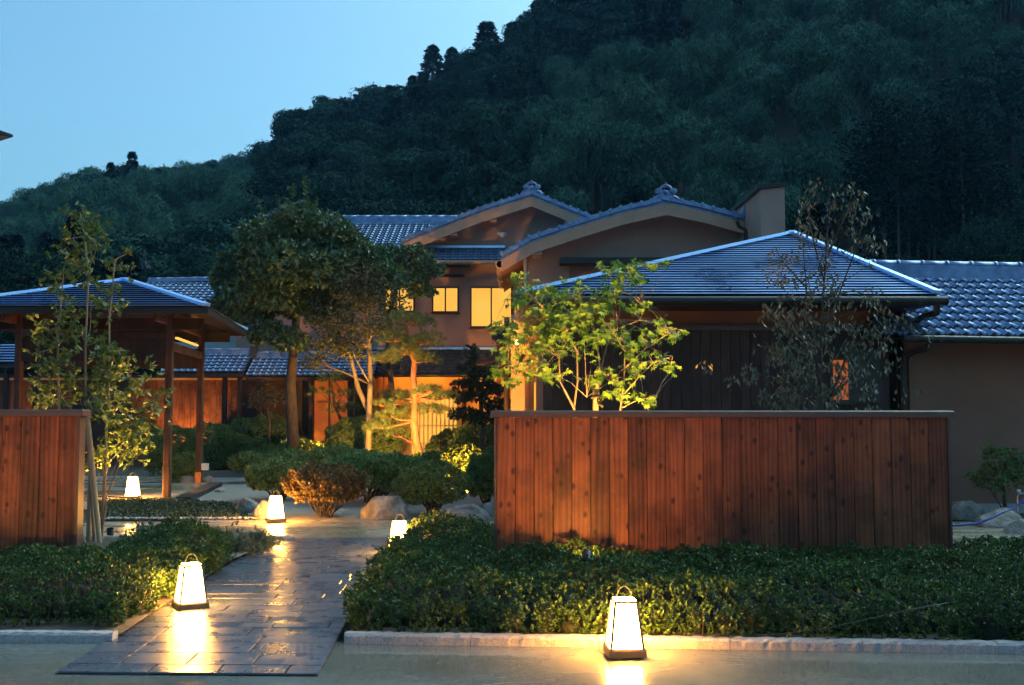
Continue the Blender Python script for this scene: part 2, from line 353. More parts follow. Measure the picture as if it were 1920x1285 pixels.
# ------------------------------------------------------------------ foliage tools
def unit(a): return a / np.maximum(np.linalg.norm(a, axis=1, keepdims=True), 1e-9)
def rvec(n): return unit(rng.normal(size=(n,3)))
def leaves(pos, dirv, L, W, nrm=None, fold=.18):
    n = len(pos); dirv = unit(dirv)
    nrm = rvec(n) if nrm is None else nrm
    side = unit(np.cross(dirv, nrm)); up = np.cross(side, dirv)
    L = np.broadcast_to(np.asarray(L, float), (n,))[:,None]; W = np.broadcast_to(np.asarray(W, float), (n,))[:,None]
    mid = pos + dirv*L*.5
    return np.stack([pos, mid - side*W*.5 + up*W*fold, pos + dirv*L - up*L*.10, mid + side*W*.5 + up*W*fold], axis=1)
def sprigs(pts, axis, k, L, W, spread=.9, jl=.25):
    n = len(pts); p = np.repeat(pts, k, 0); a = np.repeat(unit(axis), k, 0); N = n*k
    r = rvec(N); perp = unit(r - a*(r*a).sum(1, keepdims=True))
    t = rng.uniform(.25, 1.0, (N,1))*spread
    d = a*np.cos(t) + perp*np.sin(t)
    p = p + a*rng.uniform(-.6,.1,(N,1))*L
    return leaves(p, d, L*rng.uniform(1-jl,1+jl,N), W*rng.uniform(1-jl,1+jl,N), nrm=a+.3*rvec(N))
def shell(n, c, r, inner=.72, zmin=-1.0, lump=.12, seed=0):
    d = rvec(int(n*2.2)); d = d[d[:,2] > zmin][:n]
    ph = seed*1.7
    k = 1 + lump*(np.sin(d[:,0]*5.1+ph)*np.cos(d[:,1]*4.3+ph*2)+ .7*np.sin(d[:,2]*7+d[:,0]*9+ph))
    rad = rng.uniform(inner, 1.0, len(d))**.5*k
    return np.asarray(c) + d*np.asarray(r)*rad[:,None], unit(d/np.asarray(r))
def needles(pts, axis, k, L, Wd):
    n = len(pts); p = np.repeat(pts,k,0); a = np.repeat(unit(axis),k,0); N = n*k
    r = rvec(N); perp = unit(r - a*(r*a).sum(1,keepdims=True)); t = rng.uniform(.1,1.15,(N,1))
    d = a*np.cos(t)+perp*np.sin(t); s = unit(np.cross(d, rvec(N)))*Wd
    l = L*rng.uniform(.7,1.1,(N,1))
    return np.stack([p-s, p+s, p+d*l], axis=1)
def wob(a, b, n=6, amp=.1, droop=0):
    a, b = Vector(a), Vector(b); L = (b-a).length; pts = []
    o = Vector((random.uniform(-1,1),random.uniform(-1,1),random.uniform(-.4,.4)))*amp*L
    o2 = Vector((random.uniform(-1,1),random.uniform(-1,1),random.uniform(-.4,.4)))*amp*L*.6
    for i in range(n):
        t = i/(n-1); pts.append(a.lerp(b,t) + o*math.sin(math.pi*t) + o2*math.sin(2*math.pi*t) - Vector((0,0,droop*math.sin(math.pi*t))))
    return pts
def taper(r0, r1, n): return [r0 + (r1-r0)*i/(n-1) for i in range(n)]

# ------------------------------------------------------------------ cedar fences
def fence(name, x0, x1, Y, n, label, ztop, end_left=False):
    root = thing(name, label, 'fence', ((x0+x1)/2, Y, 0))
    bw = (x1-x0)/n
    bm = MB().bbox(-bw/2+.0025, bw/2-.0025, 0, .02, .05, ztop-.065, .003).mesh('board')
    for i in range(n):
        link('board', bm, root, loc=(x0+bw*(i+.5), Y+random.uniform(0,.004), 0), mat=M['fence'])
    back = MB().bbox(-bw/2+.0025, bw/2-.0025, -.02, 0, .05, ztop-.065, .0001).mesh('back_board')
    for i in range(n): link('board', back, root, loc=(x0+bw*(i+.5), Y+.115, 0), mat=M['fence'])
    for x in (x0, x1):
        s = -1 if x == x0 else 1
        MB().box(min(x,x+s*.022), max(x,x+s*.022), Y-.006, Y+.121, 0, ztop-.066).put('end_board', M['cap'], root)
    for k in range(5):
        xx = x0 + .06 + (x1-x0-.12)*k/4
        MB().box(xx-.04, xx+.04, Y+.026, Y+.09, -.02, ztop-.07).put('post', M['post'], root)
    MB().box(x0+.002, x1-.002, Y+.0215, Y+.0255, .02, ztop-.067).put('joint_light_block', M['dark_board'], root)  # panel added inside to stop light showing through the board joints
    m = MB(); ov = .055
    m.add([(x0-ov,Y-.035,ztop-.062),(x1+ov,Y-.035,ztop-.062),(x1+ov,Y+.15,ztop-.062),(x0-ov,Y+.15,ztop-.062),
           (x0-ov,Y-.035,ztop-.012),(x1+ov,Y-.035,ztop-.012),(x1+ov,Y+.15,ztop-.012),(x0-ov,Y+.15,ztop-.012),
           (x0-ov+.01,Y-.02,ztop),(x1+ov-.01,Y-.02,ztop),(x1+ov-.01,Y+.135,ztop),(x0-ov+.01,Y+.135,ztop)],
          [(3,2,1,0),(0,1,5,4),(1,2,6,5),(2,3,7,6),(3,0,4,7),(4,5,9,8),(5,6,10,9),(6,7,11,10),(7,4,8,11),(8,9,10,11)])
    m.put('cap_rail', M['cap'], root)
    return root
FY = 9.45
zt = PZ(770, FY)
fence('board_fence', PX(931,FY), PX(1775,FY), FY, 24, 'long reddish cedar board fence with a dark cap rail behind the hedge', zt)
xl = PX(147,FY); fence('board_fence', xl-14*.173, xl, FY, 14, 'reddish cedar board fence cut off by the picture edge beside staked young trees', PZ(768,FY))

# ------------------------------------------------------------------ lanterns
def frus(m, w0, w1, z0, z1, inset=0):
    q = lambda w_, z: [(-w_,-w_,z),(w_,-w_,z),(w_,w_,z),(-w_,w_,z)]
    return m.add(q(w0,z0)+q(w1,z1), [(3,2,1,0),(4,5,6,7),(0,1,5,4),(1,2,6,5),(2,3,7,6),(3,0,4,7)])
def lantern(loc, rz, label, s=1.0):
    root = thing('floor_lantern', label, 'lantern', loc, 'paper floor lanterns along the path')
    R = Matrix.Rotation(rz, 4, 'Z')
    def add(m, name, mat, par=root):
        me = m.mesh(name); me.transform(Matrix.Scale(s,4)); o = link(name, me, par, loc=loc, mat=mat); o.rotation_euler = (0,0,rz) if par is root else (0,0,0); return o
    b = MB(); q = lambda w_, z: [(-w_,-w_,z),(w_,-w_,z),(w_,w_,z),(-w_,w_,z)]
    b.add(q(.118,.0)+q(.118,.04)+q(.110,.052), [(3,2,1,0)]+[(i,(i+1)%4,4+(i+1)%4,4+i) for i in range(4)]+[(4+i,4+(i+1)%4,8+(i+1)%4,8+i) for i in range(4)]+[(8,9,10,11)])
    add(b, 'base', M['lantern_wood'])
    w0, w1, z0, z1 = .100, .067, .053, .335
    pn = MB().add([(-w0+.008,-w0,z0),(w0-.008,-w0,z0),(w1-.006,-w1,z1-.012),(-w1+.006,-w1,z1-.012)], [(0,1,2,3)]).mesh('paper_panel')
    pn.transform(Matrix.Scale(s,4))
    for k in range(4):
        o = link('paper_panel', pn, root, loc=loc, mat=M['paper']); o.rotation_euler = (0,0,rz+k*math.pi/2)
    add(MB().box(-w1+.004,w1-.004,-w1+.004,w1-.004,z1+.003,z1+.006), 'top_paper', M['paper'])
    for a,c in ((-1,-1),(1,-1),(1,1),(-1,1)):
        add(MB().beam((a*w0,c*w0,z0-.002),(a*w1,c*w1,z1),.015,.015), 'corner_post', M['lantern_wood'])
    for k in range(4):
        o = add(MB().box(-w1-.006,w1+.006,-w1-.006,-w1+.006,z1-.012,z1+.002), 'top_rail', M['lantern_wood']); o.rotation_euler = (0,0,rz+k*math.pi/2)
    pts = [(math.cos(a)*.05, 0, z1+math.sin(a)*.085) for a in [math.pi*i/12 for i in range(13)]]
    add(MB().tube(pts, .0018, 5), 'handle', M['dark_metal'])
    return root
def LAN(x, y, rz, label, hpx):
    p = G(x, y); s = hpx/1920*p.y/.338 if hpx else 1
    return lantern((p.x,p.y,0.0), math.radians(rz), label, s)
LAN(1171, 1226, 4, 'glowing paper lantern standing on the concrete before the granite kerb', 99)
LAN(357, 1139, 30, 'glowing paper lantern at the left edge of the slate path beside the hedge', 79)
LAN(517, 978, 24, 'glowing paper lantern on the concrete drive in front of a rust coloured shrub', 46)
LAN(248, 935, 12, 'glowing paper lantern on the floor of the open gatehouse', 39)
LAN(749, 1038, 14, 'glowing paper lantern half hidden by the hedge corner at the path', 58)
lantern((-5.05, 7.9, 0.03), .3, 'glowing paper lantern outside the picture before the cut off fence', 1.1)

# ------------------------------------------------------------------ hedges
def pip(poly, x, y):
    inside = np.zeros(len(x), bool); n = len(poly)
    for i in range(n):
        (x0,y0),(x1,y1) = poly[i], poly[(i+1)%n]
        c = ((y0 > y) != (y1 > y)) & (x < (x1-x0)*(y-y0)/(y1-y0+1e-12)+x0); inside ^= c
    return inside
def edged(poly, x, y):
    d = np.full(len(x), 9.0); n = len(poly)
    for i in range(n):
        a = np.array(poly[i]); b = np.array(poly[(i+1)%n]); ab = b-a
        t = np.clip(((x-a[0])*ab[0]+(y-a[1])*ab[1])/(ab@ab),0,1)
        d = np.minimum(d, np.hypot(x-a[0]-t*ab[0], y-a[1]-t*ab[1]))
    return d
def hedge(name, poly, hgt, label, dens, mat, L=.030, W=.0135):
    xs = [p[0] for p in poly]; ys = [p[1] for p in poly]
    N = int((max(xs)-min(xs))*(max(ys)-min(ys))*dens)
    x = rng.uniform(min(xs),max(xs),N); y = rng.uniform(min(ys),max(ys),N); k = pip(poly,x,y); x, y = x[k], y[k]
    e = edged(poly, x, y)
    lump = .035*np.sin(x*4.3+y*2.1)+.03*np.sin(y*5.1-x*3.3+1)+.022*np.sin(x*13+y*9)+.022*np.sin(x*21-y*17)
    top = (hgt+lump)*np.clip(.45+.55*np.sqrt(np.clip(e/.22,0,1)),0,1)
    z = .03 + top - rng.exponential(.035,len(x))
    pts = np.stack([x,y,z],1)
    ax = np.stack([rng.normal(0,.35,len(x)), -.25*np.clip(1-e/.3,0,1)+rng.normal(0,.35,len(x)), np.ones(len(x))],1)
    Q = [sprigs(pts, ax, 8, L, W)]
    n = len(poly)                                              # the sides
    for i in range(n):
        a = np.array(poly[i]); b = np.array(poly[(i+1)%n]); l = np.linalg.norm(b-a)
        m = int(l*hgt*dens*1.3); t = rng.uniform(0,1,m); o = np.array([(b-a)[1], -(b-a)[0]])/l
        zz = rng.uniform(.03, hgt*.8, m); ins = rng.uniform(-.03,.07,m) + .06*np.sin(t*l*9)
        xy = a + (b-a)*t[:,None] - o*ins[:,None]
        ps = np.stack([xy[:,0],xy[:,1],zz],1); axs = np.stack([np.full(m,o[0])+rng.normal(0,.4,m), np.full(m,o[1])+rng.normal(0,.4,m), rng.uniform(.2,1.2,m)],1)
        Q.append(sprigs(ps, axs, 7, L, W))
    cx, cy = sum(xs)/n, sum(ys)/n
    root = thing(name, label, 'hedge', (cx,cy,0))
    link('foliage', quadmesh('foliage', np.concatenate(Q)), root, mat=mat, kind='stuff')
    br = MB(); idx = rng.choice(len(x), min(len(x), 700), replace=False)
    for i in idx: br.tube([(x[i]+random.uniform(-.06,.06),y[i]+random.uniform(-.06,.06),.02),(x[i],y[i],z[i])], [.005,.002], 3, False)
    br.put('branches', M['twig'], root, kind='stuff')
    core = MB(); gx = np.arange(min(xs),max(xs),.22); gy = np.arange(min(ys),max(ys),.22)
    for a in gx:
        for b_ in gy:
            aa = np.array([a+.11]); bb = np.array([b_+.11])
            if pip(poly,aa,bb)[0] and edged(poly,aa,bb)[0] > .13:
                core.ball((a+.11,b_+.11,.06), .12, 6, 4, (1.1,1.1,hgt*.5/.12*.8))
    core.put('inner_shade_core', M['inner'], root, kind='stuff')  # filler balls, the hedge's inner shade put into their near-black colour
    return root
pe0, pe1 = G(650,1190), G(742,1000)
hy = lambda x: curb_y(x)+.15
hedge('hedge', [(pe0.x+.02,hy(pe0.x)), (6.3,hy(6.3)), (6.3,10.2), (4.35,10.3), (4.25,9.38), (-.22,9.38), (-.22,12.1), (G(790,1000).x,12.1), (G(722,1065).x+.04,G(722,1065).y)], .33, 'low azalea hedge in front of the long cedar fence', 900, M['leaf_hedge'])
q1, q2, q3 = G(222,1183), G(330,1120), G(430,1058)
hedge('hedge', [(-6.2,q1.y+.1),(q1.x,q1.y+.05),(q2.x,q2.y),(q3.x,q3.y),(G(420,1030).x,11.4),(xl+.1,11.5),(xl+.1,9.4),(-6.2,9.4)], .33, 'low azalea hedge left of the slate path, lit by a lantern', 900, M['leaf_hedge'])

# ------------------------------------------------------------------ rocks
def rock(name, x, yb, wpx, hpx, label, dy=None, seed=0, flat=.75):
    p = G(x, yb); k = p.y/1920; rx = wpx*k/2; hz = hpx*k; ry = dy if dy else rx*.8
    bm = bmesh.new(); bmesh.ops.create_icosphere(bm, subdivisions=4, radius=1)
    for v in bm.verts:
        c = v.co.copy(); o = Vector((seed*7.3, seed*3.1, seed*1.9))
        d = 1 + .22*mnoise.noise(c*1.1+o) + .10*mnoise.noise(c*2.6+o) + .035*mnoise.noise(c*7+o)
        c = c*d
        for pl in range(5):
            rr = random.Random(seed*31+pl); nrm = Vector((rr.uniform(-1,1),rr.uniform(-1,1),rr.uniform(-.1,1))).normalized()
            q = c.dot(nrm)-flat-.1*pl/5
            if q > 0: c -= nrm*q*.8
        v.co = Vector((c.x*rx*1.1, c.y*ry*1.1, max(-.25, c.z)*hz*.85 + hz*.18))
    me = bpy.data.meshes.new(name); bm.to_mesh(me); bm.free()
    for f in me.polygons: f.use_smooth = True
    return link(name, me, loc=(p.x, p.y+ry*.8, -.03), mat=M['rock'], label=label, cat='rock')
rock('boulder', 719, 972, 90, 46, 'large grey boulder on gravel between two clipped shrubs', seed=1)
rock('boulder', 871, 976, 90, 32, 'long low rounded boulder by the drive next to the fence end', seed=2)
rock('boulder', 465, 960, 46, 30, 'angular brownish stone at the corner of the ground cover bed', seed=3, flat=.6)
rock('boulder', 496, 972, 44, 36, 'rounded stone partly hidden behind the drive lantern', seed=4)
rock('boulder', 352, 907, 34, 18, 'small pale stone left of the copper shod post', seed=5)
rock('boulder', 397, 868, 36, 66, 'tall upright dark stone among shrubs behind the gatehouse posts', seed=6, dy=.3)
rock('boulder', 388, 905, 22, 14, 'small dark stone at the foot of the copper shod post', seed=7)
rock('boulder', 921, 966, 34, 28, 'dark stone tucked against the end of the long fence', seed=8)
rock('boulder', 1793, 965, 40, 26, 'bluish stone next to the fence end on the hose side', seed=9)
rock('boulder', 1826, 972, 62, 32, 'flat pale stone under the loop of blue hose', seed=10, flat=.6)
rock('boulder', 1886, 988, 92, 34, 'wide pale boulder in front of the water tap', seed=11, flat=.65)
rock('boulder', 1925, 1000, 60, 28, 'bluish boulder cut off by the picture edge near the hose', seed=12)
rock('boulder', 410, 921, 22, 9, 'flat dark stepping stone on the gravel', seed=13)

# ------------------------------------------------------------------ clipped shrubs
def shrub(x, yb, wpx, ytop, label, mat='leaf_shrub', n=3200, stem=.25, sd=0, depth=.9, L=.05, name='azalea_shrub', group='clipped azaleas of the garden'):
    p = G(x, yb); k = p.y/1920; rx = wpx*k/2; hz = (yb-ytop)*k; ry = rx*depth
    z0 = hz*stem; c = (p.x, p.y+ry*.6, z0+(hz-z0)*.42); r = (rx, ry, (hz-z0)*.58)
    root = thing(name, label, 'shrub', (p.x, p.y+ry*.6, 0), group)
    n = int(n*max(.5, min(2.0, rx*ry/.6)))
    q, d = shell(n, c, r, .62, -.82, .09, sd)
    d2 = d + np.array([0,0,.5])
    Q = sprigs(q, d2, 5, L, L*.5, 1.0)
    link('foliage', quadmesh('foliage', Q), root, mat=M[mat], kind='stuff')
    b = MB(); rr = random.Random(sd+5)
    for i in range(26):
        a = rr.uniform(0, 2*math.pi); f = rr.uniform(.3,.95); s0 = Vector((c[0]+rr.uniform(-.15,.15)*rx, c[1]+rr.uniform(-.15,.15)*ry, -.02))
        e = Vector((c[0]+math.cos(a)*rx*f*.85, c[1]+math.sin(a)*ry*f*.85, c[2]+r[2]*(rr.uniform(-.25,.5))))
        pts = wob(s0, e, 6, .08); b.tube(pts, taper(.016, .005, 6), 4, False)
        for t in (2,3,4):
            e2_ = pts[t] + Vector((rr.uniform(-1,1)*rx*.35, rr.uniform(-1,1)*ry*.35, rr.uniform(.1,.5)*r[2])); b.tube(wob(pts[t], e2_, 4, .1), taper(.007,.002,4), 3, False)
    b.put('stems', M['twig'], root)
    return root
SH = [(478,872,150,779,'large dark dome shrub behind the tall upright stone','leaf_shrub',.05),
 (312,893,98,800,'dark dome shrub seen through the gatehouse beside the nearer post','leaf_shrub',.08),
 (385,878,80,792,'dark clipped shrub between the two gatehouse posts','leaf_shrub',.05),
 (462,905,66,851,'small flat topped shrub on bare stems above the gravel','leaf_shrub',.42),
 (515,938,105,862,'low olive shrub behind the drive lantern','leaf_shrub',.25),
 (541,905,95,846,'flat clipped shrub in the second row behind the olive one','leaf_shrub',.1),
 (602,972,140,874,'rust tinged shrub on bare stems lit by the drive lantern','leaf_red',.34),
 (672,880,130,781,'large rounded green shrub in front of the lit entrance','leaf_shrub',.06),
 (560,880,110,826,'low dark mound shrub in front of the gallery opening','leaf_shrub',.05),
 (690,945,185,852,'wide clipped shrub on bare stems behind the large boulder','leaf_shrub',.32),
 (808,966,122,871,'rounded shrub with bare stems between the two boulders','leaf_shrub',.26),
 (770,925,110,876,'low shrub at the foot of the red trunked pine','leaf_shrub',.15),
 (912,948,66,852,'dark shrub touching the end of the long fence','leaf_shrub',.2),
 (895,885,100,792,'dark green shrub below the layered conifer','leaf_shrub',.1),
 (850,872,90,806,'spreading green shrub in front of the lattice door','leaf_shrub',.1),
 (622,915,125,838,'mid height shrub between the rust tinged one and the large green dome','leaf_shrub',.12),
 (690,872,100,812,'upper shrub against the pale lit trunk','leaf_shrub',.08),
 (508,884,92,836,'low shrub in front of the large dark dome','leaf_shrub',.1),
 (935,902,80,838,'shrub mostly hidden by the long fence end','leaf_shrub',.1),
 (437,876,84,816,'small dome between upright stone and flat topped shrub','leaf_shrub',.08),
 (812,892,90,848,'dark shrub right of the red pine foot','leaf_shrub',.1),
 (340,905,60,852,'low dark shrub at the foot of the gatehouse dome','leaf_shrub',.1)]
for i, (x,yb,wp,yt,lab,mt,stm) in enumerate(SH):
    shrub(x,yb,wp*1.16,yt,lab,mt,4200,stm,i)
shrub(864,918,78,832,'loose yellow lit shrub beside the long fence end','leaf_young',1500,.2,31,L=.07,name='lit_shrub',group=None)
shrub(592,848,52,806,'small yellow lit shrub in front of the gallery opening','leaf_young',900,.1,32,L=.06,name='lit_shrub',group=None)

# ground cover
mp = [(G(165,974).x,G(165,974).y),(G(478,973).x,G(478,973).y),(G(455,945).x,G(455,945).y),(G(330,936).x,G(330,936).y),(G(165,939).x,G(165,939).y)]
xs = rng.uniform(-9,-3.5,24000); ys = rng.uniform(14,18.2,24000); kk = pip(mp,xs,ys); xs, ys = xs[kk], ys[kk]
ed_ = edged(mp,xs,ys); keep = rng.uniform(0,1,len(xs)) < np.clip(ed_/.35,.12,1); xs, ys = xs[keep], ys[keep]
gp = np.stack([xs,ys,rng.uniform(-.01,.02,len(xs))],1)
link('ground_cover', quadmesh('ground_cover', sprigs(gp, np.tile([0,0,1.],(len(xs),1))+.4*rvec(len(xs)), 4, .045, .024, 1.35)), mat=M['moss'], kind='stuff', label='patchy green ground cover beside the concrete drive')
peb = MB()
for i in range(420):
    t = rng.uniform(0,1); a = Vector((*mp[0],0)).lerp(Vector((*mp[1],0)), t); y = a.y + abs(rng.normal(0,.10))+.03
    r = rng.uniform(.012,.032); peb.ball((a.x, y, r*.2), r, 6, 4, (1,1,.6))
peb.put('gravel_edge', M['granite'], kind='stuff', label='pale pebbles along the ground cover edge')

# ------------------------------------------------------------------ roof tools
def pantile(w_, l_, a=.030):
    m = MB(); n = 8; xs_ = [w_*i/n for i in range(n+1)]
    zf = lambda t: a*(.5+.5*math.cos(2*math.pi*min(1,t/.62)) if t < .62 else .5-.5*math.cos(math.pi*(t-.62)/.38))
    r = []
    for (y, dz) in ((-.05*l_, .030), (1.04*l_, 0)):
        r.append([(x, y, zf(i/n)+dz) for i, x in enumerate(xs_)])
    lip = [(x, y, z-.036) for x, y, z in r[0]]
    vs_ = r[0]+r[1]+lip; k = n+1
    m.add(vs_, [(i,i+1,k+i+1,k+i) for i in range(n)] + [(2*k+i,2*k+i+1,i+1,i) for i in range(n)], True)
    return m
def tile_roof(parent, O, U, V, Lu, Lv, pw, pl, mat, want=None, inside=None, a=None):
    """pantiles on the slope O + u*U + v*V (U along the eave, V up the slope)"""
    O, U, V = Vector(O), Vector(U).normalized(), Vector(V).normalized()
    W_ = U.cross(V).normalized()
    nu = max(1, round(Lu/pw)); pw = Lu/nu; nv = max(1, round(Lv/pl)); pl = Lv/nv
    R = Matrix((U, V, W_)).transposed()
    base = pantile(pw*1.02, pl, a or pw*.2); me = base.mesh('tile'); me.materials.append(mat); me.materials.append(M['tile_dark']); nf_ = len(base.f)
    me.polygons.foreach_set('material_index', [0]*(nf_//2)+[1]*(nf_//2))  # lips take the dark tile colour, painting the shade at each tile edge
    rest = MB()
    tilt = Matrix.Rotation(math.radians(-2.2), 3, 'X')
    for i in range(nu):
        for j in range(nv):
            if inside and not inside((i+.5)*pw, (j+.5)*pl): continue
            pos = O + U*(i*pw) + V*(j*pl) + W_*.012
            jr = Matrix.Rotation(random.uniform(-.012,.012), 3, 'Z') @ Matrix.Rotation(random.uniform(-.014,.014), 3, 'X')
            if want is None or want(pos): link('tile', me, parent, loc=pos, rot=R @ tilt @ jr)
            else:
                RR = R @ tilt @ jr; rest.add([RR @ Vector(v) + pos for v in base.v], base.f, True)
    if rest.v:
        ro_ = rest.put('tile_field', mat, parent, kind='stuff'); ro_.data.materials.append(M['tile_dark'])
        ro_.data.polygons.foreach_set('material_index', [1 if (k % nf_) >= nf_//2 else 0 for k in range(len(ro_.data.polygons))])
def ridge(parent, A, B, mat, w_=.26, h_=.24, seg=.42, capr=.075):
    A, B = Vector(A), Vector(B); d = (B-A); L = d.length; d.normalize(); up = Vector((0,0,1)); s = d.cross(up).normalized(); u = s.cross(d)
    m = MB(); lay = 4
    for k in range(lay):
        ww = w_*(1-.10*k) + (.02 if k % 2 else 0); zz = h_*k/lay
        m.beam(A+u*(zz+h_/lay*.5), B+u*(zz+h_/lay*.5), ww, h_/lay*(.93 if k%2 else 1.0))
    m.put('ridge_course', mat, parent)
    n = max(1, round(L/seg)); c = MB()
    poly = [(math.cos(a)*capr, 0, math.sin(a)*capr*.9) for a in [math.pi*i/8 for i in range(9)]]
    c.prism(poly, (0, L/n*.97, 0), True)
    c.prism([(x*1.13, 0, z*1.13) for x,_,z in poly], (0, .045, 0), True)
    me = c.mesh('ridge_tile'); me.materials.append(mat)
    R = Matrix((s, d, u)).transposed()
    for i in range(n): link('ridge_tile', me, parent, loc=A + d*(L/n*i) + u*h_, rot=R)
def rib_face(m, pts_eave, apex_pts, n, th=.022, gap=None):
    """stepped horizontal sheets from the eave line (a,b) up to (c,d)"""
    a, b = [Vector(p) for p in pts_eave]; c, d = [Vector(p) for p in apex_pts]
    nrm = (b-a).cross(((c+d)/2-(a+b)/2)).normalized()
    if nrm.z < 0: nrm = -nrm
    for i in range(n):
        t0, t1 = i/n, (i+1)/n
        p0, p1 = a.lerp(c,t0), b.lerp(d,t0); q0, q1 = a.lerp(c,t1), b.lerp(d,t1)
        lo = nrm*th
        k_ = nrm*(th*.12); bk0, bk1 = (q0-p0)*.42, (q1-p1)*.42; bs_ = nrm*(th*.12)
        m.add([p0+lo, p1+lo, q1+lo*.15, q0+lo*.15, p0+lo-k_, p1+lo-k_, p0+bk0+lo*.6-k_, p1+bk1+lo*.6-k_, p0+bk0-bs_, p1+bk1-bs_], [(0,1,2,3),(4,5,1,0)])
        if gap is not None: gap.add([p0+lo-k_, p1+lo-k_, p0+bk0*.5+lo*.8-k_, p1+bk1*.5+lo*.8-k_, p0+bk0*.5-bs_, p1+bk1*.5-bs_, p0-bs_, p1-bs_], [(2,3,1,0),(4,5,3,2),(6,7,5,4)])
        # recess under each sheet lip, its shade painted in as near-black faces
    return m
def hipcap(parent, A, B, wd, hg, mat):
    MB().beam(Vector(A)+Vector((0,0,hg*.4)), Vector(B)+Vector((0,0,hg*.4)), wd, hg).put('hip_cap', mat, parent)
def window(parent, x0, x1, z0, z1, Y, mat, fr=.05, mull=(), bars=0):
    f = MB()
    f.box(x0-fr,x1+fr,Y-.07,Y-.005,z0-fr,z0); f.box(x0-fr,x1+fr,Y-.07,Y-.005,z1,z1+fr)
    f.box(x0-fr,x0,Y-.07,Y-.005,z0,z1); f.box(x1,x1+fr,Y-.07,Y-.005,z0,z1)
    wo = f.put('window', M['frame'], parent)
    xs_ = [x0]+[x0+(x1-x0)*t for t in mull]+[x1]
    for i in range(len(xs_)-1):
        MB().add([(xs_[i],Y-.03,z0),(xs_[i+1],Y-.03,z0),(xs_[i+1],Y-.03,z1),(xs_[i],Y-.03,z1)], [(0,1,2,3)]).put('pane', mat, wo)
    for t in mull:
        xm = x0+(x1-x0)*t; MB().box(xm-.022,xm+.022,Y-.062,Y-.01,z0+.001,z1-.001).put('mullion', M['frame'], wo)
    MB().box(x0-fr-.04,x1+fr+.04,Y-.10,Y-.002,z0-fr-.035,z0-fr-.001).put('sill', M['frame'], wo)
    return wo
def board_wall(parent, x0, x1, Y, z0, z1, pitch, mat, proud=.02):
    n = max(1, round((x1-x0)/pitch)); p = (x1-x0)/n
    me = MB().bbox(-p/2+.003, p/2-.003, -proud, 0, 0, z1-z0, .003).mesh('board'); me.materials.append(mat)
    for i in range(n): link('board', me, parent, loc=(x0+p*(i+.5), Y+random.uniform(0,.004), z0))
def spot(loc, aim, power, angle, label, col=(1,.46,.075), blend=.6, vis=True, r=.03, group='garden spotlights'):
    root = thing('garden_spotlight', label, 'spotlight', loc, group)
    loc, aim = Vector(loc), Vector(aim); d = (aim-loc).normalized()
    b = MB(); b.tube([loc-d*.10, loc-d*.005], [.04,.045], 10, False); b.ball(loc-d*.10, .04, 10, 6); b.put('housing', M['dark_metal'], root)
    MB().tube([loc-d*.08-Vector((0,0,.02)), (loc.x-d.x*.08, loc.y-d.y*.08, max(-.02,loc.z-.25))], .010, 6).put('spike', M['dark_metal'], root)
    l = bpy.data.lights.new('spot_lamp', 'SPOT'); l.energy = power; l.spot_size = math.radians(angle); l.spot_blend = blend; l.color = col; l.shadow_soft_size = r
    o = bpy.data.objects.new('spot_lamp', l); COL.objects.link(o); o.parent = root; o.location = d*.02
    o.rotation_euler = d.to_track_quat('-Z', 'Y').to_euler()
    return root

# ------------------------------------------------------------------ open gatehouse on the left
gx, gy = PX(228,19.6), 19.6
e_r, e_f, e_b = -5.10, 17.0, 22.3; e_l = 2*gx - e_r
ze = PZ(577,17.0); za = PZ(528,19.6)
gate = thing('gatehouse', 'open timber gatehouse with ribbed metal pyramid roof on four posts', 'gatehouse', (gx,gy,0))
ap = Vector((gx,gy,za)); c4 = [Vector((e_l,e_f,ze)),Vector((e_r,e_f,ze)),Vector((e_r-.72,e_b,ze)),Vector((e_l-.72,e_b,ze))]
for i in range(4):
    m = MB(); gp_ = MB(); rib_face(m, (c4[i],c4[(i+1)%4]), (ap,ap), 13, .042, gp_); rfo = m.put('roof_face', M['metal'], gate); gp_.put('seam_gap_shade', M['gap'], rfo)
    hipcap(gate, c4[i]+Vector((0,0,.03)), ap+Vector((0,0,.03)), .15, .05, M['metal'])
    a, b = c4[i], c4[(i+1)%4]; o = (b-a).cross(Vector((0,0,1))).normalized()*-.0
    MB().beam(a-Vector((0,0,.05)), b-Vector((0,0,.05)), .05, .10).put('fascia', M['dark_metal'], gate)
MB().add([p-Vector((0,0,.10)) for p in c4]+[ap-Vector((0,0,.35))], [(1,0,4),(2,1,4),(3,2,4),(0,3,4)]).put('ceiling', M['dark_board'], gate)
posts = [(PX(316,18.4),18.4),(PX(375,21.9),21.9),(PX(33,18.4),18.4),(PX(128,21.9),21.9)]
for i,(x,y) in enumerate(posts):
    po = MB().bbox(x-.06,x+.06,y-.06,y+.06,-.02,ze+.05,.01).put('post', M['post'], gate)
    if i == 1:
        MB().box(x-.064,x+.064,y-.064,y+.064,0,.24).put('post_shoe', M['copper'], po)
        MB().box(x+.066,x+.20,y-.05,y+.05,.28,.42).put('socket_box', M['white_plastic'], po)
for (i,j) in ((0,2),(1,3)):
    MB().beam((posts[i][0]+.6,posts[i][1],ze-.16),(posts[j][0]-.6,posts[j][1],ze-.16),.10,.20).put('beam', M['dark_board'], gate)
    MB().beam((posts[i][0],posts[i][1],ze-.62),(posts[j][0],posts[j][1],ze-.62),.08,.42).put('header_board', M['dark_board'], gate)
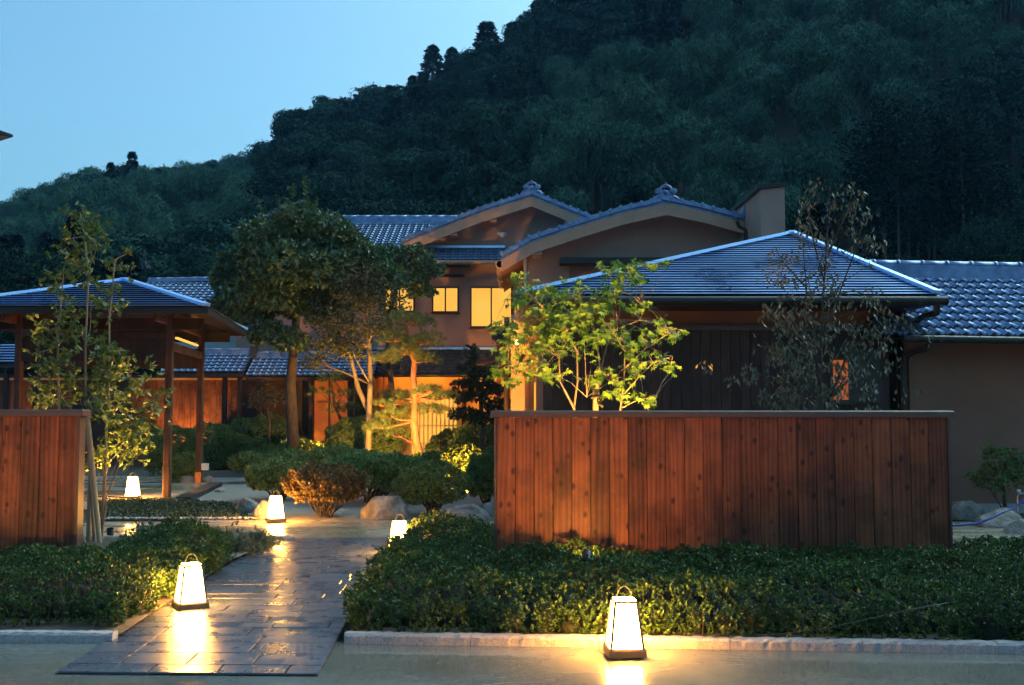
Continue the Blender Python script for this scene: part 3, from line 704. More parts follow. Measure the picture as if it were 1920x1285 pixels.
for (i,j) in ((0,1),(2,3)):
    MB().beam((posts[i][0]-.0,posts[i][1]-.7,ze-.08),(posts[j][0],posts[j][1]+.3,ze-.08),.10,.16).put('beam', M['panel'], gate)
    MB().beam((posts[i][0],posts[i][1],ze-.55),(posts[j][0],posts[j][1],ze-.55),.07,.14).put('tie_beam', M['panel'], gate)
for k in range(9):
    x = e_l+.3+(e_r-e_l-.6)*k/8
    MB().beam((x,e_f+.08,ze-.13),(gx+(x-gx)*.3,gy-.7,ze+(za-ze)*.62-.10),.05,.07).put('rafter', M['dark_board'], gate)

for (xa_,ya_,xb_,yb_) in ((331,634,370,648),(358,603,371,611)):
    a_, b_ = P(xa_,ya_,18.9), P(xb_,yb_,21.4); MB().beam(a_, b_, .05, .035).put('strip_lamp', M['strip'], gate)
# tile edging at the gatehouse floor
ea, eb = G(345,938), G(404,910)
edg = thing('tile_edging', 'row of dark roof tiles set on edge beside the gatehouse floor', 'edging', ea)
em = MB().box(-.14,.14,-.03,.03,-.03,.06).mesh('edging_tile'); em.materials.append(M['tile_dark'])
for k in range(26): link('edging_tile', em, edg, loc=ea.lerp(eb, k/25), rot=(0,0,random.uniform(-.05,.05)))

# ------------------------------------------------------------------ roofed gallery behind the garden
GY = 30.4
gal = thing('gallery', 'long low roofed gallery with tiled roof and lit wooden panels', 'corridor', (PX(500,GY),GY,0))
def gallery_roof(x0, x1, yr, ye, Yr, Ye):
    X0, X1 = PX(x0,Ye), PX(x1,Ye); zr, zee = PZ(yr,Yr), PZ(ye,Ye)
    O = Vector((X0,Ye,zee)); V = Vector((0,Yr-Ye,zr-zee))
    tile_roof(gal, O, (1,0,0), V, X1-X0, V.length, .185, .22, M['tile'])
    MB().add([O-Vector((0,0,.03)),Vector((X1,Ye,zee-.03)),Vector((X1,Yr,zr-.03)),Vector((X0,Yr,zr-.03)),Vector((X1,Yr+1.2,zee)),Vector((X0,Yr+1.2,zee))],[(0,1,2,3),(3,2,4,5)]).put('roof_deck', M['dark_board'], gal)
    MB().box(X0,X1,Ye-.02,Ye+.05,zee-.12,zee-.015).put('fascia', M['dark_board'], gal)
    ridge(gal, (X0-.05,Yr,zr-.04), (X1+.05,Yr,zr-.04), M['tile'], .24, .15, .5, .075)
    return X0, X1, zee
gallery_roof(300, 456, 664, 699, 30.4, 29.3)
gX0, gX1, gze = gallery_roof(460, 700, 670, 706, 30.4, 29.3)
hx = PX(457,29.3)
MB().box(hx-.08,hx+.08,30.2,30.55,PZ(690,30.4),PZ(650,30.4)).put('ridge_end', M['tile_dark'], gal)
# metal roofed wing seen through the gatehouse
m = MB(); gp2 = MB(); a0, a1 = PX(-60,29.3), PX(300,29.3)
rib_face(m, ((a0,29.2,PZ(682,29.3)),(a1,29.2,PZ(682,29.3))), ((a0,31.2,PZ(646,31)),(a1,31.2,PZ(646,31))), 7, .07, gp2); mro = m.put('metal_roof', M['metal'], gal); gp2.put('seam_gap_shade', M['gap'], mro)
MB().box(a0,a1,29.2,29.3,PZ(690,29.3),PZ(683.5,29.3)).put('fascia', M['dark_metal'], gal)
BYG = 30.6
MB().box(PX(-60,BYG), PX(700,BYG), BYG, BYG+.15, -.02, PZ(703,BYG)).put('back_wall', M['dark_board'], gal)
for (xa, xb) in ((-40,-8),(20,60),(246,308),(322,418),(424,446)):
    board_wall(gal, PX(xa,BYG-.03), PX(xb,BYG-.03), BYG-.03, .05, PZ(712,BYG), .19, M['panel'])
MB().box(PX(-60,BYG-.05), PX(560,BYG-.05), BYG-.09, BYG-.055, PZ(713,BYG), PZ(709,BYG)).put('top_rail', M['lattice'], gal)
for x in (10, 66, 238, 318, 421, 449, 487, 562, 583, 660):
    X = PX(x,29.6); MB().bbox(X-.06,X+.06,29.54,29.66,-.02,PZ(702,29.6),.008).put('post', M['dark_board'], gal)
# red lit room seen through the gallery opening
window(gal, PX(590,BYG-.02), PX(652,BYG-.02), .25, PZ(712,BYG), BYG-.02, M['shoji_dim'], .05, (.45,), 0)
MB().box(PX(592,30.2),PX(655,30.2),30.18,30.22,PZ(755,30.2),PZ(752,30.2)).put('hand_rail', M['lattice'], gal)

# ------------------------------------------------------------------ main two storey house
house = thing('main_house', 'two storey plastered inn with two curved tiled gables and lit windows', 'building', (PX(1000,32),32,0))
Y1, Y2 = 32.0, 27.0
def wall_poly(name, pts, y0, th, mat): return MB().prism([(x,y0,z) for x,z in pts], (0,th,0)).put(name, mat, house)
# wall of the windows under the first gable
wall_poly('front_wall', [(PX(640,Y1),0),(PX(1240,Y1),0),(PX(1240,Y1),PZ(440,Y1)),(PX(1000,Y1),PZ(372,Y1)),(PX(770,Y1),PZ(462,Y1)),(PX(640,Y1),PZ(462,Y1))], Y1, .25, M['plaster'])
wall_poly('side_wing_wall', [(PX(440,Y1+.3),0),(PX(650,Y1+.3),0),(PX(650,Y1+.3),PZ(495,Y1)),(PX(440,Y1+.3),PZ(495,Y1))], Y1+.3, .25, M['plaster'])
for (a,b,c,d,mu) in ((812,857,541,584,(.5,)),(884,958,541,612,(.5,)),(722,774,541,583,(.5,))):
    window(house, PX(a,Y1), PX(b,Y1), PZ(d,Y1), PZ(c,Y1), Y1, M['shoji'], .045, mu)
def gable(points, Yv, Yb, label_, th=.34, lip=.12, tiles=20, name='gable_roof'):
    """curved gable: points = verge line in picture pixels, left eave to right eave, at depth Yv"""
    V = [P(x,y,Yv) for x,y in points]
    dense = []
    for i in range(len(V)-1):
        for t in range(6): dense.append(V[i].lerp(V[i+1], t/6))
    dense.append(V[-1])
    # smooth a little
    roof = MB(); n = len(dense); top = [p+Vector((0,0,.06)) for p in dense]; bot = [p-Vector((0,0,.05)) for p in dense]
    ext = Vector((0,Yb-Yv,0))
    vs_ = top + [p+ext for p in top] + bot + [p+ext for p in bot]
    fs_ = [(i,i+1,n+i+1,n+i) for i in range(n-1)] + [(2*n+i+1,2*n+i,3*n+i,3*n+i+1) for i in range(n-1)]
    fs_ += [(2*n+i,2*n+i+1,i+1,i) for i in range(n-1)] + [(0,n,3*n,2*n),(2*n-1,n-1,3*n-1,4*n-1)]
    ro = roof.add(vs_, fs_).put(name, M['tile'], house)
    k = int(0)
    bb = MB(); o = Vector((0,-.03,0)); tw = Vector((0,.09,0))
    for i in range(n-1):
        a, b = dense[i]-Vector((0,0,.055)), dense[i+1]-Vector((0,0,.055)); dn = Vector((0,0,-th))
        bb.add([a+o,b+o,b+dn+o,a+dn+o,a+o+tw,b+o+tw,b+dn+o+tw,a+dn+o+tw],[(3,2,1,0),(4,5,6,7),(2,3,7,6),(0,1,5,4)])
    bb.add([dense[0]-Vector((0,0,.055))+o, dense[0]-Vector((0,0,.055+th))+o, dense[0]-Vector((0,0,.055+th))+o+tw, dense[0]-Vector((0,0,.055))+o+tw],[(0,1,2,3)])
    bb.put('barge_board', M['barge'], ro)
    # verge tiles: overlapping covers with round ends
    tot = sum((dense[i+1]-dense[i]).length for i in range(n-1)); acc = 0; want = tot/tiles; nx = want*.5
    for i in range(n-1):
        d = dense[i+1]-dense[i]; l = d.length
        while nx <= acc+l:
            p = dense[i]+d*((nx-acc)/l); up = d.x > 0 and d.z > 0 or d.x < 0 and d.z < 0
            s = 1 if p.x < max(V, key=lambda q: q.z).x else -1
            dd = d.normalized(); nn = Vector((-dd.z,0,dd.x)); R = Matrix((dd, Vector((0,1,0)), nn)).transposed()
            t = MB(); t.box(-want*.5,want*.46,-.10,.22,-.07,-.045+.0); t.prism([(-want*.5,-.10,-.045),(want*.46,-.10,-.045),(want*.46,-.10,.02 if s<0 else .045),(-want*.5,-.10,.045 if s<0 else .02)],(0,.34,0))
            t.tube([(s*-want*.42,-.13,.026),(s*-want*.42,.30,.026)], .047, 9)
            t.put('verge_tile', M['tile'], ro, loc=p+Vector((0,0,.085)), rot=R); nx += want
        acc += l
    return V, ro
def ornament(parent, c, s):
    m = MB(); c = Vector(c)
    m.prism([(c.x-.42*s,c.y,c.z),(c.x+.42*s,c.y,c.z),(c.x+.30*s,c.y,c.z+.16*s),(c.x+.22*s,c.y,c.z+.42*s),(c.x-.22*s,c.y,c.z+.42*s),(c.x-.30*s,c.y,c.z+.16*s)], (0,.16*s,0))
    o = m.put('ridge_ornament', M['tile'], parent)
    if parent.parent is not None: o = parent          # no fourth level
    arc = MB(); arc.tube([(c.x+math.cos(a)*.26*s, c.y-.04, c.z+.42*s+math.sin(a)*.20*s) for a in [math.pi*(-.15+1.3*i/14) for i in range(15)]], [.055*s]*15, 8); arc.put('arch_rim', M['tile'], o)
    for sx in (-1,1):
        b = MB(); b.ball((c.x+sx*.38*s,c.y-.03,c.z+.34*s), .125*s, 12, 8); b.tube([(c.x+sx*(.38+.11*math.cos(a))*s, c.y-.09, c.z+(.34+.11*math.sin(a))*s) for a in [2*math.pi*i/14 for i in range(15)]], .022*s, 6); b.put('scroll', M['tile'], o)
        f = MB(); f.tube([(c.x+sx*.30*s,c.y-.05,c.z+.10*s),(c.x+sx*.52*s,c.y-.05,c.z+.02*s),(c.x+sx*.66*s,c.y-.05,c.z-.10*s)], [.10*s,.075*s,.03*s], 8); f.put('scroll', M['tile'], o)
    f = MB(); f.ball((c.x,c.y-.05,c.z+.30*s), .10*s, 12, 8, (1,.6,1)); f.put('boss', M['tile'], o)
    for k in (-1,0,1):
        f = MB(); f.tube([(c.x+k*.13*s,c.y-.22*s,c.z+.68*s-.05*abs(k)*s),(c.x+k*.13*s,c.y+.5*s,c.z+.66*s-.05*abs(k)*s)], .05*s, 8)
        if k == 0: f.put('top_roll', M['tile'], o)
YV1, YV2 = Y1-.9, Y2-.8
V1, r1 = gable([(752,456),(827,425),(899,397),(997,366),(1055,390),(1108,411),(1175,440),(1240,470)], YV1, 39, '', .30, tiles=34)
V2, r2 = gable([(940,484),(1000,450),(1100,417),(1169,396),(1249,378),(1320,393),(1395,413)], YV2, 36, '', .30, tiles=24)
ornament(r1, P(997,364,YV1)+Vector((0,-.02,.03)), .52); ornament(r2, P(1248,376,YV2)+Vector((0,-.02,.03)), .56)
pk = P(997,364,YV1); ridge(r1, (pk.x,YV1+.2,pk.z+.05), (pk.x,38.9,pk.z+.05), M['tile'], .26, .2)
pk = P(1248,376,YV2); ridge(r2, (pk.x,YV2+.2,pk.z+.05), (pk.x,35.9,pk.z+.05), M['tile'], .26, .2)
fl = MB(); a = P(1372,410,YV2)
fl.tube([a, a+Vector((.18,0,.04)), a+Vector((.30,0,.16)), a+Vector((.36,0,.36))], [.06,.06,.06,.05], 8); fl.put('upturned_tile', M['tile'], r2)
for (x,y) in ((850,436),(925,410),(1065,412)):
    q = P(x,y,YV1); MB().box(q.x-.1,q.x+.1,YV1+.07,Y1,q.z-.10,q.z+.06).put('purlin_end', M['barge'], house)
q = P(1008,470,YV2); MB().box(q.x-.12,q.x+.12,YV2+.07,Y2,q.z-.10,q.z+.10).put('purlin_end', M['lattice'], house)
# second gable wall
wall_poly('gable_wall', [(PX(990,Y2),0),(PX(1400,Y2),0),(PX(1400,Y2),PZ(410,Y2)),(PX(1249,Y2),PZ(384,Y2)),(PX(1100,Y2),PZ(422,Y2)),(PX(990,Y2),PZ(462,Y2))], Y2, .25, M['plaster'])
X = PX(990,Y2); MB().prism([(X,Y2+.251,0),(X,Y1-.01,0),(X,Y1-.01,PZ(462,Y2)),(X,Y2+.251,PZ(462,Y2))], (.2,0,0)).put('side_wall', M['plaster'], house)
MB().tube([(X-.07,Y2-.06,PZ(478,Y2)),(X-.07,Y2-.06,2.0)], .045, 8).put('downpipe', M['white_plaster'], house)
MB().box(PX(1050,Y2),PX(1262,Y2),Y2-.5,Y2-.002,PZ(499,Y2),PZ(488,Y2)).put('window_hood', M['dark_metal'], house)
MB().box(PX(1068,Y2),PX(1250,Y2),Y2-.03,Y2-.003,PZ(530,Y2),PZ(500,Y2)).put('window_shutter', M['plaster_dark'], house)
# eave of the second gable's left side: soffit, gutter
ev = P(938,488,YV2); g_ = MB(); g_.tube([(ev.x-.02,YV2+.05,ev.z-.10),(ev.x-.02,Y1-1.0,ev.z-.10)], .085, 10); g_.put('gutter', M['barge'], r2)
for k in range(3): MB().tube([(ev.x-.02,YV2+.05+k*1.5,ev.z-.10),(ev.x-.02,YV2+.22+k*1.5,ev.z-.10)], .105, 10).put('gutter_joint', M['lattice'], r2)
MB().prism([(ev.x+.05,YV2+.1,ev.z-.16),(X+.02,YV2+.1,ev.z+.36),(X+.02,YV2+.1,ev.z+.30),(ev.x+.05,YV2+.1,ev.z-.22)], (0,Y1-YV2-.4,0)).put('soffit', M['barge'], r2)
# wall spot on the first gable
q = P(948,440,Y1); wl = MB(); wl.tube([(q.x,Y1,q.z),(q.x-.02,Y1-.16,q.z-.01),(q.x-.12,Y1-.30,q.z-.06)], [.05,.06,.085], 10); wl.tube([(q.x-.22,Y1,q.z+.03),(q.x-.22,Y1-.10,q.z+.03)], .05, 10); wl.put('wall_light', M['white_plaster'], house)
# main cross roof with the ridge running across
RY, EY = 36.0, 31.3
zr, ze2 = PZ(420,RY), PZ(500,EY)
O = Vector((PX(425,EY),EY,ze2)); Vv = Vector((0,RY-EY,zr-ze2)); LU = PX(880,EY)-O.x
tile_roof(house, O, (1,0,0), Vv, LU, Vv.length, .23, .27, M['tile'], want=lambda p: p.x > PX(640,RY) or p.x < PX(480,RY))
MB().add([O-Vector((0,0,.03)),O+Vector((LU,0,-.03)),O+Vector((LU,0,-.03))+Vv,O-Vector((0,0,.03))+Vv,O+Vv*2-Vector((0,0,Vv.z*2)),O+Vector((LU,0,0))+Vector((0,Vv.y*2,0))],[(0,1,2,3),(3,2,5,4)]).put('cross_roof_deck', M['dark_board'], house)
ridge(house, (O.x+.1,RY,zr-.03), (PX(880,RY),RY,zr-.03), M['tile'], .34, .26, .45, .09)
ornament(house, (O.x+.25,RY-.1,zr+.05), .55)
# pent roofs
def pent(x0, x1, yt, ye, Yw, Ye, mat, pw, pl, gutter=None):
    X0, X1 = PX(x0,Ye), PX(x1,Ye); zt_, zee = PZ(yt,Yw), PZ(ye,Ye)
    O = Vector((X0,Ye,zee)); V = Vector((0,Yw-Ye,zt_-zee))
    tile_roof(house, O, (1,0,0), V, X1-X0, V.length, pw, pl, mat)
    MB().prism([(X0,Ye,zee-.03),(X0,Yw,zt_-.03),(X0,Yw,zt_-.10),(X0,Ye,zee-.10)], (X1-X0,0,0)).put('pent_roof_deck', M['dark_board'], house)
    MB().box(X0,X1,Yw-.14,Yw-.004,zt_+.0,zt_+.07).put('flashing', M['metal'], house)
    if gutter:
        MB().tube([(X0,Ye-.08,zee-.06),(X1,Ye-.08,zee-.06)], .06, 8).put('gutter', gutter, house)
pent(700, 946, 466, 489, Y1, Y1-1.0, M['tile'], .23, .25, M['barge'])
pent(640, 990, 656, 700, Y1, Y1-1.5, M['tile_dark'], .21, .24, M['dark_metal'])
MB().box(PX(812,Y1),PX(870,Y1),Y1-.06,Y1-.003,PZ(520,Y1),PZ(515,Y1)).put('vent_slot', M['frame'], house)
# entrance: lit plaster, lattice doors
EYW = Y1-.02
MB().box(PX(668,EYW),PX(985,EYW),EYW-.02,EYW-.002,0,PZ(706,EYW)).put('entrance_wall', M['ochre'], house)
dr = MB().box(PX(772,EYW),PX(858,EYW),EYW-.08,EYW-.03,.02,PZ(735,EYW)).put('door', M['shoji'], house)
xa, xb, zb = PX(772,EYW), PX(858,EYW), PZ(735,EYW)
for k in range(12):
    x = xa+(xb-xa)*k/11; MB().box(x-.02,x+.02,EYW-.12,EYW-.082,.0,zb+.03).put('lattice_bar', M['lattice'], dr)
for z in (.5,1.05,1.6,zb): MB().box(xa-.03,xb+.03,EYW-.135,EYW-.122,z-.02,z+.02).put('lattice_rail', M['lattice'], dr)
for x in (712,728,870,935):
    X_ = PX(x,Y1-.5); MB().bbox(X_-.07,X_+.07,Y1-.57,Y1-.43,-.02,PZ(704,Y1-.5),.01).put('post', M['panel'], house)
for x in (745, 815, 900):
    l = bpy.data.lights.new('eave_lamp','POINT'); l.energy = 25; l.color = (1,.34,.035); l.shadow_soft_size = .08
    lo = bpy.data.objects.new('eave_lamp', l); COL.objects.link(lo); lp = Vector((PX(x,Y1-.9),Y1-.9,PZ(709,Y1-.9))); lo.parent = house; lo.location = lp-wloc(house)
    MB().tube([lp+Vector((0,0,.12)),lp+Vector((0,0,.20))], .06, 10).put('ceiling_lamp', M['bulb'], house)

# entrance porch behind the maple
PY = 20.5
por = thing('entrance_porch', 'tiled entrance porch with glowing soffit behind the bright maple', 'porch', (PX(1010,PY),PY,0))
vp = [P(905,668,PY), P(928,625,PY), P(1000,577,PY), P(1085,530,PY), P(1180,580,PY)]
rf = MB(); ext = Vector((0,4.5,0))
q = [vp[1],vp[2],vp[3],vp[4]]
rf.add([p for p in q]+[p+ext for p in q]+[p-Vector((0,0,.12)) for p in q]+[p+ext-Vector((0,0,.12)) for p in q],
       [(i,i+1,5+i,4+i) for i in range(3)]+[(8+i,8+i+1,i+1,i) for i in range(3)]+[(0,4,12,8)])
rf.put('porch_roof', M['tile_dark'], por)
sf = MB(); sf.add([p-Vector((0,-.1,.13)) for p in q]+[p+ext-Vector((0,0,.13)) for p in q], [(i+1,i,4+i,5+i) for i in range(3)]); sf.put('soffit', M['panel'], por)
for i in range(3): MB().beam(q[i]-Vector((0,.03,.16)), q[i+1]-Vector((0,.03,.16)), .07, .16).put('barge_board', M['dark_board'], por)
a, b = P(893,682,PY), P(955,668,PY); MB().beam(a, b, .6, .07).put('lower_eave', M['dark_board'], por)
MB().tube([(b.x-.05,PY+.2,b.z+.8),(b.x-.05,PY+.2,-.02)], .06, 8).put('post', M['dark_board'], por)
WY = 21.5
MB().box(PX(958,WY),PX(992,WY),WY,WY+.2,-.02,PZ(590,WY)).put('wall', M['barge'], por)
MB().box(PX(992.3,WY),PX(1180,WY),WY+.05,WY+.2,-.02,PZ(590,WY)).put('wall', M['plaster'], por)
wd = window(por, PX(1001,WY), PX(1013,WY), .9, PZ(717,WY), WY+.05, M['shoji'], .02)
MB().box(PX(1010,WY),PX(1085,WY),WY+.0,WY+.045,PZ(625,WY),PZ(585,WY)).put('ceiling_glow', M['shoji_dim'], por)  # glowing panel added for the orange light on the porch ceiling
def pointlamp(parent, p, e, name='lamp', col=(1,.36,.06), r=.06):
    l = bpy.data.lights.new(name,'POINT'); l.energy = e; l.color = col; l.shadow_soft_size = r
    o = bpy.data.objects.new(name, l); COL.objects.link(o); o.parent = parent; o.location = Vector(p)-wloc(parent)
lp = P(968,655,WY-.5); pointlamp(por, lp, 14); MB().tube([lp+Vector((0,0,.10)),lp+Vector((0,0,.2))], .07, 10).put('ceiling_lamp', M['bulb'], por)
lp = P(960,560,25.0); 

# firewall tower
TY = 24.5
tw = thing('firewall', 'tall plastered fire wall with dark sloping metal coping', 'wall', (PX(1450,TY),TY,0))
x0, x1 = PX(1432,TY), PX(1478,TY)
z0, z1 = PZ(356,TY), PZ(350,TY)
MB().prism([(x0,TY,0),(x1,TY,0),(x1,TY,z1),(x0,TY,z0)], (0,5.2,0)).put('wall', M['plaster'], tw)
MB().prism([(x0-.10,TY-.08,z0+.0),(x1+.04,TY-.08,z1+.004),(x1+.04,TY-.08,z1+.10),(x0-.10,TY-.08,z0+.10)], (0,5.4,0)).put('coping', M['dark_metal'], tw)
MB().tube([P(1382,415,TY+.6),P(1386,425,TY+.6),P(1398,432,TY+.6),P(1400,490,TY+.6)], .05, 8).put('downpipe', M['dark_metal'], tw)

# ------------------------------------------------------------------ board clad pavilion with seamed metal roof
RYE = 15.0
pav = thing('board_pavilion', 'dark board clad pavilion with a blue grey seamed metal hipped roof', 'pavilion', (PX(1350,17),17,0))
apx = P(1485,440,18.0); L_ = P(968,553,RYE); R_ = P(1759,555,RYE); zz = (L_.z+R_.z)/2
cc = [Vector((L_.x,RYE,zz)),Vector((R_.x,RYE,zz)),Vector((R_.x+.1,21.2,zz)),Vector((L_.x,21.2,zz))]
for i in range(4):
    m = MB(); gp_ = MB(); rib_face(m, (cc[i],cc[(i+1)%4]), (apx,apx), 27, .030, gp_); rfo = m.put('roof_face', M['metal'], pav); gp_.put('seam_gap_shade', M['gap'], rfo)
    hipcap(pav, cc[i]+Vector((0,0,.03)), apx+Vector((0,0,.03)), .14, .05, M['metal'])
MB().add([p-Vector((0,0,.13)) for p in cc], [(3,2,1,0)]).put('soffit', M['dark_board'], pav)
for i in range(4):
    MB().beam(cc[i]-Vector((0,0,.075)), cc[(i+1)%4]-Vector((0,0,.075)), .05, .09).put('fascia', M['dark_metal'], pav)
MB().tube([cc[0]+Vector((0,-.08,-.09)),cc[1]+Vector((.1,-.08,-.09))], .065, 10).put('gutter', M['dark_metal'], pav)
gxe = cc[1]+Vector((-.05,-.06,-.14))
MB().tube([gxe, gxe+Vector((0,0,-.12)), P(1735,592,15.6), P(1711,606,16.0), P(1710,640,16.05)], .05, 8).put('downpipe', M['dark_metal'], pav)
WYP = 16.1
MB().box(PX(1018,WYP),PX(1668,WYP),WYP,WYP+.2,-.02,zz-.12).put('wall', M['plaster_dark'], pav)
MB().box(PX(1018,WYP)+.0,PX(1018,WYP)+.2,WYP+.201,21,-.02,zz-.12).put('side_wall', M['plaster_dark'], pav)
board_wall(pav, PX(1018,WYP-.04), PX(1668,WYP-.04), WYP-.035, .1, PZ(620,WYP), .155, M['dark_board'])
MB().box(PX(1060,WYP),PX(1672,WYP),WYP-.13,WYP-.003,PZ(621,WYP)+.003,PZ(612,WYP)).put('cap_rail', M['cap'], pav)
xw0, xw1 = PX(1561,WYP-.06), PX(1590,WYP-.06)
window(pav, xw0, xw1, PZ(750,WYP), PZ(676,WYP), WYP-.06, M['shoji_dim'], .04)
MB().box(PX(1592,WYP-.06),PX(1650,WYP-.06),WYP-.10,WYP-.058,PZ(756,WYP),PZ(655,WYP)).put('shutter', M['frame'], pav)
# link wall to the tiled wing
lk = thing('link_wall', 'plastered lintel wall between the board pavilion and tiled wing', 'wall', (PX(1690,17),17,0))
MB().box(PX(1640,17),PX(1712,17),17,17.2,PZ(636,17),zz-.13).put('lintel', M['plaster'], lk)
MB().box(PX(1660,18),PX(1720,18),18,18.2,-.02,zz-.2).put('back_wall', M['plaster_dark'], lk)
for x in (1672,1690): X_=PX(x,17.1); MB().box(X_-.06,X_+.06,17.02,17.14,-.02,PZ(636.5,17)).put('post', M['dark_board'], lk)

# ------------------------------------------------------------------ tiled wing on the right
rw = thing('tiled_wing', 'single storey plastered wing with large blue grey pantile roof', 'building', (8.5,17,0))
rot_ = math.radians(-1.6)
YW, YE_, YRi = 16.2, 15.4, 18.2
ze3, zr3 = PZ(630,YE_), PZ(518,YRi)
xa, xb = PX(1655,YE_), 13.5
sl_ = -.022
O = Vector((xa,YE_,ze3)); Vv = Vector((0,YRi-YE_,zr3-ze3)); U_ = Vector((1,.03,sl_*.6))
tile_roof(rw, O, U_, Vv, xb-xa, Vv.length, .215, .36, M['tile'], want=lambda p: p.x < 9.9, a=.052)
MB().add([O-Vector((0,0,.03)),O+U_*(xb-xa)-Vector((0,0,.03)),O+U_*(xb-xa)+Vv-Vector((0,0,.03)),O+Vv-Vector((0,0,.03)),O+Vector((0,Vv.y*2,0)),O+U_*(xb-xa)+Vector((0,Vv.y*2,0))],[(0,1,2,3),(3,2,5,4)]).put('roof_deck', M['dark_board'], rw)
ridge(rw, O+Vv+Vector((0,0,-.02)), O+Vv+U_*(xb-xa)+Vector((0,0,-.02)), M['tile'], .30, .24, .45, .10)
MB().tube([O+Vector((.3,-.08,-.05)), O+U_*(xb-xa)+Vector((0,-.08,-.05))], .06, 8).put('gutter', M['dark_metal'], rw)
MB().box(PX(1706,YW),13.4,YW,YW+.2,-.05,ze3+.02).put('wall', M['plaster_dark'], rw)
MB().tube([P(1742,640,15.5),P(1740,652,15.6),P(1715,660,16.0),P(1697,668,16.12),P(1694,690,16.12),(PX(1694,16.12),16.12,.0)], .05, 8).put('downpipe', M['dark_metal'], rw)
MB().box(PX(1706,YW),13.4,YW-.02,YW-.002,-.05,.10).put('plinth', M['granite'], rw)

# ------------------------------------------------------------------ rear house with tiled roof, small far house, eave tip of the neighbour
rh = thing('rear_house', 'white plastered rear house with blue tiled roof behind the gatehouse', 'building', (PX(420,36),36,0))
O = Vector((PX(205,34),34,PZ(592,34))); Vv = Vector((0,3.4,PZ(530,37.4)-PZ(592,34)))
LU = PX(472,34)-O.x
tile_roof(rh, O, (1,0,0), Vv, LU, Vv.length, .22, .30, M['tile'])
MB().add([O-Vector((0,0,.03)),O+Vector((LU,0,-.03)),O+Vector((LU,0,-.03))+Vv,O-Vector((0,0,.03))+Vv],[(0,1,2,3)]).put('roof_deck', M['dark_board'], rh)
ridge(rh, O+Vv, O+Vv+Vector((LU,0,.08)), M['tile'], .3, .12, .42, .06)
MB().box(PX(300,34.8),PX(492,34.8),34.8,38,-.02,PZ(597,34.8)).put('wall', M['white_plaster'], rh)
X_ = PX(478,34.7); MB().box(X_-.12,X_+.12,34.74,34.797,PZ(650,34.8),PZ(604,34.8)).put('window', M['frame'], rh)
fh = thing('far_house', 'tiny white house with dark roof at the foot of the hill', 'building', (PX(255,62),62,0))
a, b = P(243,508,62), P(272,531,62)
MB().box(a.x,b.x,62,66,-.02,a.z).put('wall', M['white_plaster'], fh)
MB().prism([(a.x-1.0,61.5,a.z),(b.x+.3,61.5,a.z),(b.x+.1,61.5,a.z+.55),(a.x-.2,61.5,a.z+.45)], (0,5,0)).put('roof', M['tile_dark'], fh)
nb = thing('neighbour_eave', 'dark pointed eave tip of a neighbouring roof at the upper picture edge', 'roof', (-8.5,12.5,0))
t_ = P(25,257,12); 
MB().add([t_, t_+Vector((-3.2,-.3,.25)), t_+Vector((-3.2,3.0,.25)), t_+Vector((-2.6,-.2,.9)), t_+Vector((-2.6,2.6,.9)), t_+Vector((-.02,.02,.035))],[(0,1,3,5),(5,3,4),(0,2,1),(0,5,4,2),(1,2,4,3)]).put('roof', M['dark_metal'], nb)
MB().box(t_.x-3.2,t_.x-1.6,12.3,14.6,-.02,t_.z+.2).put('wall', M['plaster_dark'], nb)

# ------------------------------------------------------------------ garden trees
def tree_root(name, label, base, group=None): return thing(name, label, 'tree', base, group)
def clump_tree(root, trunk, r0, r1, clumps, mat, bark, L, W, k=5, dens=260, droop=.3, jit=.1, inner=.5, limb_r=.05, spread=1.0, lump=.14):
    """trunk: polyline; clumps: (centre, radii)"""
    b = MB(); n = len(trunk); b.tube(trunk, taper(r0, r1, n), 8)
    Q = []
    for i, (c, r) in enumerate(clumps):
        c = Vector(c); t = min(range(n), key=lambda q: (Vector(trunk[q])-c).length + max(0, Vector(trunk[q]).z-c.z+.1)*3)
        s = Vector(trunk[t]); pts = wob(s, c, 6, .09); b.tube(pts, taper(limb_r, limb_r*.3, 6), 5, False)
        for _ in range(7):
            e = c + Vector((random.uniform(-1,1)*r[0],random.uniform(-1,1)*r[1],random.uniform(-.5,.8)*r[2]))*.8
            b.tube(wob(pts[random.choice((3,4,5))], e, 4, .12), taper(limb_r*.3, .006, 4), 4, False)
        m = int(dens*(r[0]*r[1]+r[0]*r[2]+r[1]*r[2])/3*4)
        q, d = shell(m, c, r, inner, -.75, lump, i)
        ax = d + np.array([0,0,-droop]) + .5*rvec(len(q))
        Q.append(sprigs(q, ax, k, L, W, spread))
    b.put('trunk', bark, root)
    link('crown', quadmesh('crown', np.concatenate(Q)), root, mat=mat, kind='stuff')
def pc(x, y, Y, rpx, ry=None, flat=.75):
    c = P(x,y,Y); r = rpx*Y/1920; return (c, (r, ry or r, r*flat))
